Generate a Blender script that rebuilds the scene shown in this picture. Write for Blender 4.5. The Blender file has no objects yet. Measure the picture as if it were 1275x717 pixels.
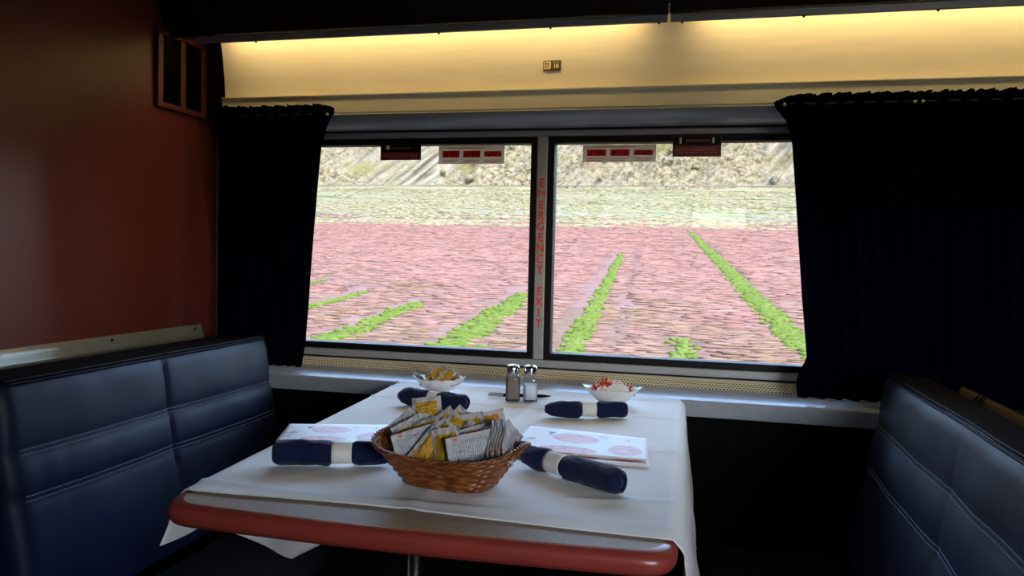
import bpy, bmesh, math, random
from mathutils import Vector, Matrix, noise
random.seed(7)
S = bpy.context.scene
COL = S.collection
PI = math.pi

# ---------------------------------------------------------------- helpers
def tag(o, label=None, cat=None, group=None, kind=None):
    if label: o['label'] = label
    if cat: o['category'] = cat
    if group: o['group'] = group
    if kind: o['kind'] = kind
    return o

def link(name, me, parent=None, mats=(), smooth=False):
    for m in mats: me.materials.append(m)
    if smooth:
        for p in me.polygons: p.use_smooth = True
    o = bpy.data.objects.new(name, me); COL.objects.link(o)
    if parent: o.parent = parent
    return o

def obj(name, bm, m, parent=None, smooth=False, sharp=None):
    me = bpy.data.meshes.new(name); bm.normal_update(); bm.to_mesh(me); bm.free()
    o = link(name, me, parent, [m] if not isinstance(m, (list, tuple)) else m, smooth)
    if sharp is not None and smooth:
        me.set_sharp_from_angle(angle=math.radians(sharp))
    return o

def empty(name, loc=(0, 0, 0), rz=0):
    o = bpy.data.objects.new(name, None); COL.objects.link(o)
    o.location = loc; o.rotation_euler = (0, 0, rz); o.empty_display_size = .02
    return o

def copy_tree(o, parent=None):
    c = o.copy(); COL.objects.link(c)
    if parent: c.parent = parent
    for ch in list(o.children): copy_tree(ch, c)
    return c

def box(bm, a, b, bevel=0, seg=2):
    r = bmesh.ops.create_cube(bm, size=1)
    vs = r['verts']
    for v in vs:
        v.co = Vector([(a[i] + b[i]) / 2 + v.co[i] * (b[i] - a[i]) for i in range(3)])
    if bevel:
        es = list({e for v in vs for e in v.link_edges})
        bmesh.ops.bevel(bm, geom=es, offset=bevel, segments=seg, affect='EDGES', profile=.5)

def prof_x(bm, pts, x0, x1, close=True, n=1):
    """profile of (y,z) pairs swept along x"""
    rows = []
    for i in range(n + 1):
        x = x0 + (x1 - x0) * i / n
        rows.append([bm.verts.new((x, y, z)) for y, z in pts])
    k = len(pts)
    for i in range(n):
        for j in range(k if close else k - 1):
            bm.faces.new((rows[i][j], rows[i][(j + 1) % k], rows[i + 1][(j + 1) % k], rows[i + 1][j]))
    if close:
        bm.faces.new(rows[0][::-1]); bm.faces.new(rows[-1])
    bmesh.ops.recalc_face_normals(bm, faces=bm.faces[:])

def prof_y(bm, pts, y0, y1):
    """closed profile of (x,z) pairs swept along y"""
    a = [bm.verts.new((x, y0, z)) for x, z in pts]; b = [bm.verts.new((x, y1, z)) for x, z in pts]
    k = len(pts)
    for j in range(k): bm.faces.new((a[j], a[(j + 1) % k], b[(j + 1) % k], b[j]))
    bm.faces.new(a[::-1]); bm.faces.new(b)
    bmesh.ops.recalc_face_normals(bm, faces=bm.faces[:])

def tube(bm, pts, r, seg=8, cap=True):
    pts = [Vector(p) for p in pts]; rings = []
    for i, p in enumerate(pts):
        t = (pts[min(i + 1, len(pts) - 1)] - pts[max(i - 1, 0)]).normalized()
        u = t.orthogonal() if i == 0 else (rings_u - t * rings_u.dot(t))
        u.normalize(); rings_u = u; w = t.cross(u)
        rr = r[i] if isinstance(r, (list, tuple)) else r
        rings.append([bm.verts.new(p + (u * math.cos(a) + w * math.sin(a)) * rr) for a in [2 * PI * k / seg for k in range(seg)]])
    for i in range(len(pts) - 1):
        for k in range(seg):
            bm.faces.new((rings[i][k], rings[i][(k + 1) % seg], rings[i + 1][(k + 1) % seg], rings[i + 1][k]))
    if cap:
        bm.faces.new(rings[0][::-1]); bm.faces.new(rings[-1])

def lathe(bm, prof, seg=32, fx=None):
    """prof: (r,z) pairs; fx(angle, r, z) -> (x,y,z) optional"""
    rings = []
    for r, z in prof:
        ring = []
        for k in range(seg):
            a = 2 * PI * k / seg
            ring.append(bm.verts.new(fx(a, r, z) if fx else (r * math.cos(a), r * math.sin(a), z)))
        rings.append(ring)
    for i in range(len(rings) - 1):
        for k in range(seg):
            bm.faces.new((rings[i][k], rings[i][(k + 1) % seg], rings[i + 1][(k + 1) % seg], rings[i + 1][k]))
    bm.faces.new(rings[0][::-1]); bm.faces.new(rings[-1])

def grid(bm, nu, nv, f, uv=False):
    vs = [[bm.verts.new(f(i / nu, j / nv)) for j in range(nv + 1)] for i in range(nu + 1)]
    L = bm.loops.layers.uv.verify() if uv else None
    for i in range(nu):
        for j in range(nv):
            fc = bm.faces.new((vs[i][j], vs[i + 1][j], vs[i + 1][j + 1], vs[i][j + 1]))
            if uv:
                for l, (a, b) in zip(fc.loops, ((i, j), (i + 1, j), (i + 1, j + 1), (i, j + 1))):
                    l[L].uv = (a / nu, b / nv)
    return vs

def lerp(a, b, t): return a + (b - a) * t
def interp(t, K):
    if t <= K[0][0]: return K[0][1]
    for (a, x), (b, y) in zip(K, K[1:]):
        if t <= b: return x + (y - x) * (t - a) / (b - a)
    return K[-1][1]
def nz(x, y, z=0): return noise.noise(Vector((x, y, z)))
def fbm(x, y, z=0, o=5): return noise.fractal(Vector((x, y, z)), .9, 2.1, o)

# ---------------------------------------------------------------- materials
def lin(c):
    return tuple(((v / 255) / 12.92 if v / 255 <= .04045 else ((v / 255 + .055) / 1.055) ** 2.4) for v in c) + (1,)

def linC(c): return linO(c, .150)
def linO(c, k=.104): return tuple(v * k for v in lin(c)[:3]) + (1,)

class NT:
    def __init__(s, name):
        s.m = bpy.data.materials.new(name); s.m.use_nodes = True
        s.t = s.m.node_tree; s.b = s.t.nodes['Principled BSDF']; s.out = s.t.nodes['Material Output']
    def n(s, typ, **kw):
        nd = s.t.nodes.new(typ)
        for k, v in kw.items():
            if k in nd.inputs.keys() if isinstance(k, str) else False: nd.inputs[k].default_value = v
            else: setattr(nd, k, v)
        return nd
    def l(s, a, b): s.t.links.new(a, b)
    def coord(s, kind='Object', scale=(1, 1, 1), rot=(0, 0, 0)):
        c = s.n('ShaderNodeTexCoord'); mp = s.n('ShaderNodeMapping')
        mp.inputs['Scale'].default_value = scale; mp.inputs['Rotation'].default_value = rot
        s.l(c.outputs[kind], mp.inputs[0]); return mp.outputs[0]
    def noise(s, vec, scale=5, detail=3, rough=.5):
        nd = s.n('ShaderNodeTexNoise'); nd.inputs['Scale'].default_value = scale
        nd.inputs['Detail'].default_value = detail; nd.inputs['Roughness'].default_value = rough
        s.l(vec, nd.inputs['Vector']); return nd.outputs['Fac']
    def ramp(s, fac, stops, interp='LINEAR'):
        r = s.n('ShaderNodeValToRGB'); r.color_ramp.interpolation = interp
        while len(r.color_ramp.elements) < len(stops): r.color_ramp.elements.new(.5)
        for e, (p, c) in zip(r.color_ramp.elements, stops): e.position = p; e.color = c
        s.l(fac, r.inputs[0]); return r.outputs[0]
    def mix(s, f, a, b):
        m = s.n('ShaderNodeMix', data_type='RGBA')
        for sock, v in ((m.inputs['Factor'], f), (m.inputs[6], a), (m.inputs[7], b)):
            if hasattr(v, 'default_value') or hasattr(v, 'is_output'): s.l(v, sock)
            else: sock.default_value = v
        return m.outputs[2]
    def math(s, op, a, b=0):
        m = s.n('ShaderNodeMath', operation=op)
        for i, v in ((0, a), (1, b)):
            if hasattr(v, 'is_output'): s.l(v, m.inputs[i])
            else: m.inputs[i].default_value = v
        return m.outputs[0]
    def bump(s, h, strength=.3, dist=.01):
        b = s.n('ShaderNodeBump'); b.inputs['Strength'].default_value = strength; b.inputs['Distance'].default_value = dist
        s.l(h, b.inputs['Height']); s.l(b.outputs[0], s.b.inputs['Normal'])
    def set(s, **kw):
        for k, v in kw.items():
            s.b.inputs[k.replace('_', ' ')].default_value = v
        return s

def M(name, rgb, rough=.5, metal=0, spec=.5, var=.12, nscale=30, bump=0, bdist=.001, stretch=(1, 1, 1), coat=0):
    t = NT(name); v = t.coord(scale=stretch)
    f = t.noise(v, nscale, 3)
    c = lin(rgb)
    c1 = tuple(x * (1 - var) for x in c[:3]) + (1,); c2 = tuple(min(1, x * (1 + var)) for x in c[:3]) + (1,)
    t.l(t.ramp(f, [(.3, c1), (.7, c2)]), t.b.inputs['Base Color'])
    t.set(Roughness=rough, Metallic=metal, Specular_IOR_Level=spec, Coat_Weight=coat)
    if bump: t.bump(f, bump, bdist)
    return t.m

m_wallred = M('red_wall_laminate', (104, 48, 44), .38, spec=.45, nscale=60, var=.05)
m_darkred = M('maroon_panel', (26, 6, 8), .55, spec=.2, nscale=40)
m_black = M('black_gasket_rubber', (8, 6, 9), .6, spec=.25)
m_blackpl = M('black_plastic', (10, 9, 9), .5, spec=.2)
m_bar = M('painted_aluminium', (150, 148, 152), .42, .35, nscale=80, var=.06, stretch=(1, 12, 12))
m_bar2 = M('grey_window_bar', (168, 168, 172), .45, .2, nscale=80, var=.06)
m_trim = M('brushed_metal_trim', (172, 172, 165), .34, .55, nscale=50, var=.1, stretch=(8, 1, 8))
m_sill = M('grey_sill_paint', (170, 172, 178), .4, .1, nscale=40, var=.06)
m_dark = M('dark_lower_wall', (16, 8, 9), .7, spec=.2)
m_carpet = M('dark_carpet', (12, 13, 22), .95, spec=.1, nscale=300, var=.5, bump=.4)
m_ceil = M('ceiling_panel', (60, 46, 44), .6, spec=.2)
m_metal = M('chrome_metal', (205, 205, 210), .18, 1.0, nscale=20, var=.05)
m_screw = M('screw_head', (60, 56, 50), .4, .8)

def cream():
    t = NT('cream_wall_panel'); v = t.coord(scale=(1, 8, 8))
    f = t.noise(v, 6, 3)
    t.l(t.ramp(f, [(.3, lin((232, 220, 188))), (.7, lin((240, 230, 196)))]), t.b.inputs['Base Color'])
    t.set(Roughness=.55, Specular_IOR_Level=.3); return t.m
m_cream = cream()

def leather():
    t = NT('navy_vinyl_upholstery'); v = t.coord()
    f = t.noise(v, 9, 4); g = t.noise(v, 420, 2)
    t.l(t.ramp(f, [(.3, lin((9, 15, 42))), (.7, lin((14, 23, 56)))]), t.b.inputs['Base Color'])
    h = t.math('ADD', t.math('MULTIPLY', g, .12), t.noise(v, 7, 2))
    t.bump(h, .35, .006)
    t.set(Roughness=.50, Specular_IOR_Level=.24); return t.m
m_leather = leather()
m_piping = M('navy_piping', (9, 11, 26), .6, spec=.15)
m_seatshade = M('shaded_seat_vinyl', (5, 6, 14), .8, spec=.1)  # vinyl darkened to paint shade on seat cushions and backrest tops
m_thread = M('pale_thread', (84, 88, 112), .7)

def cloth(name, rgb, rgb2, sc=700, rough=.85, b=.25, sheen=.1, big=3, spec=.2):
    t = NT(name); v = t.coord()
    f = t.noise(v, big, 3)
    w = t.n('ShaderNodeTexWave'); w.inputs['Scale'].default_value = sc / 3; t.l(v, w.inputs['Vector'])
    g = t.noise(v, sc, 2)
    t.l(t.ramp(f, [(.3, lin(rgb)), (.7, lin(rgb2))]), t.b.inputs['Base Color'])
    t.bump(t.math('ADD', t.math('MULTIPLY', g, .05), t.math('MULTIPLY', f, 1)), b, .003)
    t.set(Roughness=rough, Specular_IOR_Level=spec, Sheen_Weight=sheen); return t.m
m_cloth = cloth('white_table_linen', (226, 224, 222), (236, 234, 232), big=9)
m_navy = cloth('navy_napkin_linen', (12, 20, 52), (18, 28, 66), big=60, b=.5)
m_curtain = cloth('dark_navy_curtain', (3, 3, 17), (4, 5, 24), big=12, sheen=0, rough=1, spec=0)
m_paper = M('white_paper', (226, 222, 218), .7, spec=.25, nscale=40, var=.04)
m_ceramic = M('white_ceramic', (232, 232, 236), .22, spec=.6, nscale=10, var=.03)
m_tabletop = M('grey_brown_laminate', (164, 146, 134), .6, spec=.12, nscale=260, var=.14)
m_edge = M('red_brown_edge_band', (140, 58, 50), .3, spec=.5, nscale=20, var=.08)
m_red = M('red_sticker_ink', (200, 32, 24), .5)
m_orange = M('orange_sticker_ink', (236, 120, 60), .5)
m_stickbg = M('grey_sticker_film', (196, 184, 168), .5)
m_whiteink = M('white_ink', (235, 232, 225), .5)
m_maroon = M('maroon_placard', (96, 22, 26), .45)
m_pinkink = M('pink_placard_ink', (176, 96, 92), .5)
m_badge = M('olive_badge', (84, 70, 24), .4)
m_badgelt = M('cream_badge_ink', (226, 212, 160), .5)
m_foil = M('silver_foil', (210, 208, 205), .25, .7, nscale=200, var=.15, bump=.3)

def film(name, rgb):
    t = NT(name); tl = t.n('ShaderNodeBsdfTranslucent'); tl.inputs[0].default_value = lin(rgb)
    t.b.inputs['Base Color'].default_value = lin(rgb); t.b.inputs['Roughness'].default_value = .5
    mx = t.n('ShaderNodeMixShader'); mx.inputs[0].default_value = .5
    t.l(t.b.outputs[0], mx.inputs[1]); t.l(tl.outputs[0], mx.inputs[2]); t.l(mx.outputs[0], t.out.inputs[0]); return t.m
m_red = film('red_sticker_film', (222, 40, 30)); m_orange = film('orange_sticker_film', (246, 130, 70)); m_stickbg = film('grey_sticker_film', (214, 200, 180))
def glass():
    t = NT('window_glass'); t.t.nodes.remove(t.b)
    tr = t.n('ShaderNodeBsdfTransparent'); tr.inputs[0].default_value = (.96, .97, .96, 1)
    gl = t.n('ShaderNodeBsdfGlossy'); gl.inputs['Roughness'].default_value = .01
    fr = t.n('ShaderNodeFresnel'); fr.inputs[0].default_value = 1.5
    mx = t.n('ShaderNodeMixShader'); t.l(fr.outputs[0], mx.inputs[0]); t.l(tr.outputs[0], mx.inputs[1]); t.l(gl.outputs[0], mx.inputs[2])
    t.l(mx.outputs[0], t.out.inputs[0]); return t.m
m_glass = glass()

def perforated():
    t = NT('perforated_grille'); t.t.nodes.remove(t.b)
    c = t.n('ShaderNodeTexCoord'); sx = t.n('ShaderNodeSeparateXYZ'); t.l(c.outputs['Object'], sx.inputs[0])
    p = .0094
    u = t.math('DIVIDE', sx.outputs[0], p); v = t.math('DIVIDE', sx.outputs[1], p * .76)
    row = t.math('MODULO', t.math('FLOOR', t.math('ADD', v, 1000)), 2)
    u2 = t.math('ADD', u, t.math('MULTIPLY', row, .5))
    fu = t.math('SUBTRACT', t.math('FRACT', t.math('ADD', u2, 1000)), .5); fv = t.math('SUBTRACT', t.math('FRACT', t.math('ADD', v, 1000)), .5)
    d = t.math('SQRT', t.math('ADD', t.math('MULTIPLY', fu, fu), t.math('MULTIPLY', fv, fv)))
    hole = t.math('LESS_THAN', d, .37)
    bs = t.n('ShaderNodeBsdfPrincipled'); bs.inputs['Base Color'].default_value = lin((240, 230, 196)); bs.inputs['Roughness'].default_value = .4
    tr = t.n('ShaderNodeBsdfTransparent'); mx = t.n('ShaderNodeMixShader')
    t.l(hole, mx.inputs[0]); t.l(bs.outputs[0], mx.inputs[1]); t.l(tr.outputs[0], mx.inputs[2]); t.l(mx.outputs[0], t.out.inputs[0])
    return t.m
m_perf = perforated()

def emit(name, rgb, st):
    t = NT(name); t.t.nodes.remove(t.b); e = t.n('ShaderNodeEmission')
    e.inputs[0].default_value = rgb; e.inputs[1].default_value = st; t.l(e.outputs[0], t.out.inputs[0]); return t.m
m_tube = emit('warm_fluorescent_tube', (1, .75, .36, 1), 15.5)

def wicker():
    t = NT('woven_wicker'); v = t.coord(scale=(1, 1, 3.0))
    f = t.noise(v, 60, 4, .65)
    t.l(t.ramp(f, [(.3, lin((62, 28, 12))), (.5, lin((120, 64, 30))), (.7, lin((176, 112, 58)))]), t.b.inputs['Base Color'])
    t.set(Roughness=.35, Specular_IOR_Level=.5); return t.m
m_wicker = wicker()

def packet(name, a, b, ink, style, sc=7):
    t = NT(name)
    c = t.n('ShaderNodeTexCoord'); sx = t.n('ShaderNodeSeparateXYZ'); t.l(c.outputs['UV'], sx.inputs[0])
    u, v = sx.outputs[0], sx.outputs[1]
    inn = t.math('MULTIPLY', t.math('LESS_THAN', t.math('ABSOLUTE', t.math('SUBTRACT', u, .5)), .37),
                 t.math('LESS_THAN', t.math('ABSOLUTE', t.math('SUBTRACT', v, .55 if style else .5)), .31 if style else .40))
    w = t.n('ShaderNodeTexWave', bands_direction='Y'); w.inputs['Scale'].default_value = sc; w.inputs['Distortion'].default_value = 1.2
    w.inputs['Detail Scale'].default_value = 6; t.l(c.outputs['UV'], w.inputs[0])
    nf = t.noise(c.outputs['UV'], 16, 2)
    lines = t.math('GREATER_THAN', t.math('MULTIPLY', w.outputs['Fac'], nf), .3)
    panel = t.mix(lines, a, b)
    strip = t.math('MULTIPLY', t.math('LESS_THAN', t.math('ABSOLUTE', t.math('SUBTRACT', v, .18)), .05), t.math('GREATER_THAN', nf, .5))
    base = t.mix(strip, lin((186, 180, 184)), ink)
    t.l(t.mix(inn, base, panel), t.b.inputs['Base Color'])
    t.bump(t.noise(c.outputs['UV'], 6, 4), .9, .009)
    t.set(Roughness=.28, Specular_IOR_Level=.6); return t.m
YE, BR, OR, BL, GN = lin((214, 170, 30)), lin((146, 100, 20)), lin((220, 112, 34)), lin((134, 138, 154)), lin((128, 116, 30))
m_pk = [packet('mustard_packet_print', YE, BR, OR, 0), packet('relish_packet_print', YE, GN, BR, 1),
        packet('sauce_packet_print', OR, lin((190, 150, 40)), BL, 1), packet('ingredient_packet_print', lin((190, 191, 198)), BL, OR, 0, 8)]
m_sweet = packet('sweetener_packet_print', lin((228, 180, 16)), lin((176, 120, 10)), YE, 0)

def menu_mat():
    t = NT('printed_menu_paper')
    c = t.n('ShaderNodeTexCoord'); sx = t.n('ShaderNodeSeparateXYZ'); t.l(c.outputs['UV'], sx.inputs[0])
    u, v = sx.outputs[0], sx.outputs[1]
    col = lin((226, 222, 220))
    nf = t.noise(c.outputs['UV'], 14, 4, .65)
    pic = t.ramp(nf, [(.3, lin((150, 132, 130))), (.48, lin((212, 140, 140))), (.62, lin((226, 166, 160))), (.75, lin((140, 120, 116)))])
    for cx, cy, rx, ry in ((.44, .66, .19, .19), (.42, .17, .22, .15), (.84, .33, .13, .22), (.10, .50, .04, .05)):
        du = t.math('DIVIDE', t.math('SUBTRACT', u, cx), rx); dv = t.math('DIVIDE', t.math('SUBTRACT', v, cy), ry)
        e = t.math('LESS_THAN', t.math('ADD', t.math('MULTIPLY', du, du), t.math('MULTIPLY', dv, dv)), 1)
        col = t.mix(e, col, pic)
    for cx, cy, rx, ry in ((.07, .35, .05, .16), (.66, .80, .04, .07), (.85, .78, .03, .05)):
        e = t.math('MULTIPLY', t.math('LESS_THAN', t.math('ABSOLUTE', t.math('SUBTRACT', u, cx)), rx), t.math('LESS_THAN', t.math('ABSOLUTE', t.math('SUBTRACT', v, cy)), ry))
        e = t.math('MULTIPLY', e, t.math('GREATER_THAN', t.noise(c.outputs['UV'], 60, 1), .56))
        col = t.mix(e, col, lin((120, 118, 130)))
    tri = t.math('MULTIPLY', t.math('LESS_THAN', t.math('ADD', t.math('MULTIPLY', t.math('ABSOLUTE', t.math('SUBTRACT', u, .225)), 3.6), t.math('SUBTRACT', .84, v)), .14), t.math('LESS_THAN', v, .84))
    col = t.mix(tri, col, lin((96, 96, 130)))
    t.l(col, t.b.inputs['Base Color']); t.set(Roughness=.5, Specular_IOR_Level=.35); return t.m
m_menu = menu_mat()

# ---------------------------------------------------------------- camera
yaw, pitch, roll, fpx = -2.35449540e-01, -4.24455454e-02, 2.26363762e-02, 975.65
F = Vector((math.sin(yaw) * math.cos(pitch), math.cos(yaw) * math.cos(pitch), math.sin(pitch)))
rt = Vector((math.cos(yaw), -math.sin(yaw), 0)); up = rt.cross(F)
R2 = rt * math.cos(roll) + up * math.sin(roll); U2 = -rt * math.sin(roll) + up * math.cos(roll)
cam = bpy.data.cameras.new('camera'); co = bpy.data.objects.new('camera', cam); COL.objects.link(co)
mw = Matrix((R2, U2, -F)).transposed().to_4x4(); mw.translation = Vector((0, -2.2, 1.1)); co.matrix_world = mw
cam.sensor_width = 36; cam.lens = 36 * fpx / 1275; cam.clip_start = .02; cam.clip_end = 2000
S.camera = co

# ---------------------------------------------------------------- carriage shell
XL, XR, YB = -1.49, 1.75, -2.98
ZC = 2.08
def struct(name, bm, m, parent=None, smooth=False):
    o = obj(name, bm, m, parent, smooth)
    if not parent: o['kind'] = 'structure'
    return o

bm = bmesh.new(); box(bm, (XL - .06, YB - .08, -.06), (XR + .06, .08, 0)); struct('floor', bm, m_carpet)
bm = bmesh.new(); box(bm, (XL - .06, YB - .08, ZC), (XR + .06, .08, ZC + .06)); struct('ceiling', bm, m_ceil)
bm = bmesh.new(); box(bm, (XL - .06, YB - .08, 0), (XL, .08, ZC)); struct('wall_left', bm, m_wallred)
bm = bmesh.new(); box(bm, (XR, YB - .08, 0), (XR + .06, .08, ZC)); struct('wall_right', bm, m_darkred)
# window wall with one hole for each pane
WZ0, WZ1 = .80, 1.44
PX = [(-1.20, -.478), (-.41, .33)]
bm = bmesh.new()
box(bm, (XL, .0, 0), (XR, .08, WZ0)); box(bm, (XL, .0, WZ1), (XR, .08, ZC))
box(bm, (XL, .0, WZ0), (PX[0][0] - .03, .08, WZ1)); box(bm, (PX[0][1] + .012, .0, WZ0), (PX[1][0] - .012, .08, WZ1)); box(bm, (PX[1][1] + .03, .0, WZ0), (XR, .08, WZ1))
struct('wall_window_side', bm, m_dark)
# aisle-side wall behind the camera, with its openings
OW = [(-.96, -.075, 1.30, 1.43), (-.06, .27, 1.30, 1.43), (.64, 1.66, 1.04, 1.43)]  # last opening added unseen, sized to throw fill light on the table
bm = bmesh.new()
xe = XL
for a, b, z0, z1 in OW:
    box(bm, (xe, YB - .08, 0), (a, YB, ZC)); box(bm, (a, YB - .08, 0), (b, YB, z0)); box(bm, (a, YB - .08, z1), (b, YB, ZC)); xe = b
box(bm, (xe, YB - .08, 0), (XR, YB, ZC))
struct('wall_aisle_side', bm, m_dark)

def tinted():  # for unseen panes added to dim the daylight mirrored in the window glass
    t = NT('daylight_dimming_pane'); t.t.nodes.remove(t.b); tr = t.n('ShaderNodeBsdfTransparent'); tr.inputs[0].default_value = (.16, .21, .19, 1)
    t.l(tr.outputs[0], t.out.inputs[0]); return t.m
bm = bmesh.new(); box(bm, (OW[0][0], YB - .055, OW[0][2]), (OW[0][1], YB - .05, OW[0][3])); struct('window_3', bm, tinted())
bm = bmesh.new(); box(bm, (OW[1][0], YB - .055, OW[1][2]), (OW[1][1], YB - .05, OW[1][3])); mt2 = tinted(); mt2.node_tree.nodes['Transparent BSDF'].inputs[0].default_value = (.30, .33, .32, 1); struct('window_4', bm, mt2)
# window frames
def ring(bm, x0, x1, z0, z1, w, ya, yb):
    box(bm, (x0 - w, ya, z0 - w), (x1 + w, yb, z0), .002); box(bm, (x0 - w, ya, z1), (x1 + w, yb, z1 + w), .002)
    box(bm, (x0 - w, ya, z0), (x0, yb, z1), .002); box(bm, (x1, ya, z0), (x1 + w, yb, z1), .002)
GZ0, GZ1 = .8215, 1.417
for i, (a, b) in enumerate(PX):
    w = empty('window_%d' % (i + 1), ((a + b) / 2, 0, GZ0)); w['kind'] = 'structure'
    bm = bmesh.new(); box(bm, (a - .01, .004, GZ0 - .01), (b + .01, .010, GZ1 + .01))
    p = obj('pane', bm, m_glass); p.parent = w; p.matrix_parent_inverse = Matrix.Translation(-w.location)
    bm = bmesh.new(); ring(bm, a, b, GZ0, GZ1, .018, -.014, .03)
    p = obj('gasket', bm, m_black); p.parent = w; p.matrix_parent_inverse = Matrix.Translation(-w.location)
# silver bars round the panes: top, bottom and mullion
bm = bmesh.new()
box(bm, (-1.395, -.018, GZ1 + .020), (.66, -.001, GZ1 + .036), .003)
struct('trim_1', bm, m_bar)
bm = bmesh.new()
box(bm, (-1.395, -.018, GZ0 - .041), (.66, -.001, GZ0 - .0195), .003)
for sx in (-.9, -.25, .05): tube(bm, [(sx, -.0175, GZ0 - .03), (sx, -.0195, GZ0 - .03)], .003, 10)
struct('trim_2', bm, m_bar2)
bm = bmesh.new(); box(bm, (-.459, -.017, GZ0 - .019), (-.429, -.001, GZ1 + .0195), .003); struct('trim_3', bm, m_bar2)

# sill: grille, stepped ledge, front apron
bm = bmesh.new()
prof_x(bm, [(-.003, .775), (-.018, .776), (-.02, .748), (-.055, .7445), (-.057, .7535), (-.095, .752), (-.097, .7495), (-.172, .7475), (-.174, .7495), (-.197, .7465), (-.2, .743), (-.2, .706), (-.19, .703), (-.003, .703)], XL + .005, .62)
struct('trim_4', bm, m_sill)
bm = bmesh.new()
for a_, b_ in ((XL + .03, -1.186), (.246, .62)): prof_x(bm, [(-.0565, .7538), (-.0565, .7550), (-.0185, .7755), (-.0185, .7745)], a_, b_)
struct('trim_5', bm, m_sill)
bm = bmesh.new()
v = [bm.verts.new(p) for p in ((-1.185, -.0565, .7545), (.245, -.0565, .7545), (.245, -.0188, .7750), (-1.185, -.0188, .7750))]
bm.faces.new(v)
bmd = bmesh.new(); prof_x(bmd, [(-.0545, .7500), (-.0545, .7515), (-.0215, .7700), (-.0215, .7500)], -1.18, .24); struct('grille_shade', bmd, m_blackpl)  # black wedge added so the grille holes look shaded inside
o = obj('vent_grille', bm, m_perf); md = o.modifiers.new('s', 'SOLIDIFY'); md.thickness = .0012
tag(o, 'long perforated cream metal vent grille set in the sill under the two windows', 'grille')

# header above windows: dark bull-nosed rail, tan valance, lit cream panel, strip, soffit
bm = bmesh.new()
prof_x(bm, [(-.001, 1.456), (-.04, 1.4565), (-.09, 1.455), (-.118, 1.460), (-.130, 1.472), (-.134, 1.486), (-.120, 1.492), (-.001, 1.492)], -1.395, XR - .01)
o = struct('trim_6', bm, m_bar, smooth=True); o.data.set_sharp_from_angle(angle=.7)
for p_ in ():
    pass
bm = bmesh.new(); box(bm, (-1.395, -.03, 1.4535), (XR - .01, -.001, 1.4555)); struct('trim_7', bm, m_black)
bm = bmesh.new()
prof_x(bm, [(-.02, 1.4935), (-.118, 1.4935), (-.120, 1.496), (-.124, 1.540), (-.1285, 1.5425), (-.1285, 1.5455), (-.108, 1.5465), (-.112, 1.60), (-.121, 1.66), (-.134, 1.71), (-.150, 1.745), (-.02, 1.745)], -1.395, XR - .01)
o = struct('trim_8', bm, m_cream, smooth=True); o.data.set_sharp_from_angle(angle=.5)
bm = bmesh.new(); box(bm, (XL + .003, -.070, 1.4935), (-1.397, -.001, 1.745)); struct('trim_9', bm, m_darkred)
# metal strip (lip of the light trough), two lengths meeting at a joint
def strip(x0, x1, nm):
    bm = bmesh.new()
    prof_x(bm, [(-.242, 1.671), (-.246, 1.673), (-.248, 1.688), (-.243, 1.692), (-.225, 1.692), (-.225, 1.688), (-.24, 1.688), (-.238, 1.673)], x0, x1)
    return struct(nm, bm, m_bar)
st1 = strip(-1.397, -.097, 'trim_10'); st2 = strip(-.090, XR - .01, 'trim_11')
def soffit(x0, x1, nm):
    bm = bmesh.new()
    prof_x(bm, [(-.232, 1.6935), (-.250, 1.694), (-.30, 1.80), (-.42, 1.93), (-.62, 2.03), (-.85, 2.075), (-.02, 2.075), (-.02, 1.76), (-.232, 1.76)], x0, x1)
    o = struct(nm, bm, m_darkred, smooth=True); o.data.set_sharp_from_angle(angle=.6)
soffit(XL + .003, -.0955, 'trim_12'); soffit(-.0915, XR - .01, 'trim_13')
bm = bmesh.new(); box(bm, (-.0953, -.256, 1.694), (-.0917, -.240, 1.708)); struct('trim_14', bm, m_bar2)
for sx in (-1.21, -.68, -.385, -.117, -.062, .215, .50):
    bm = bmesh.new(); bmesh.ops.create_uvsphere(bm, u_segments=10, v_segments=6, radius=.0032)
    o = obj('screw', bm, m_screw, st1 if sx < -.095 else st2); o.location = (sx, -.2435, 1.6700)
# vertical thin corner bead
bm = bmesh.new(); box(bm, (XL + .001, -.012, .80), (XL + .006, -.002, 1.4535)); struct('trim_15', bm, m_bar)

# hidden fluorescent tubes in the trough
for i, (a, b) in enumerate(((-1.37, -.16), (-.03, 1.18))):
    t = empty('fluorescent_lamp', ((a + b) / 2, -.196, 1.722))
    tag(t, 'warm fluorescent tube hidden in the trough above the %s window' % ('left' if i == 0 else 'right'), 'lamp', 'trough lamps')
    h = (b - a) / 2
    bm = bmesh.new(); tube(bm, [(-h, 0, 0), (h, 0, 0)], .011, 14); obj('lamp_tube', bm, m_tube, t, True)
    for s in (-1, 1):
        bm = bmesh.new(); box(bm, (s * h - .006, -.014, -.016), (s * h + .006, .014, .0225), .002); obj('lamp_holder', bm, m_whiteink, t)

# number badge on the lit panel
t = empty('seat_number_plate', (-.4035, -.1126, 1.6085), 0)
tag(t, 'small olive number plate reading 18 on the lit cream panel', 'sign')
bm = bmesh.new(); box(bm, (-.0245, -.004, -.0135), (.0245, .0, .0135), .002); obj('plate', bm, m_badge, t)
bm = bmesh.new(); box(bm, (-.0215, -.0046, -.0105), (-.0035, -.0035, .0105), .0015); obj('pictogram_panel', bm, m_badgelt, t)
bm = bmesh.new()
for dx in (-.016, -.0105):
    box(bm, (dx - .0011, -.0052, -.008), (dx + .0011, -.0044, .002)); box(bm, (dx - .0018, -.0052, .002), (dx + .0018, -.0044, .0075))
obj('cutlery_pictogram', bm, m_badge, t)
bm = bmesh.new(); box(bm, (.001, -.0047, .007), (.020, -.004, .0095)); obj('printed_line', bm, M('badge_pale_line', (150, 134, 84)), t)

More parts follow.
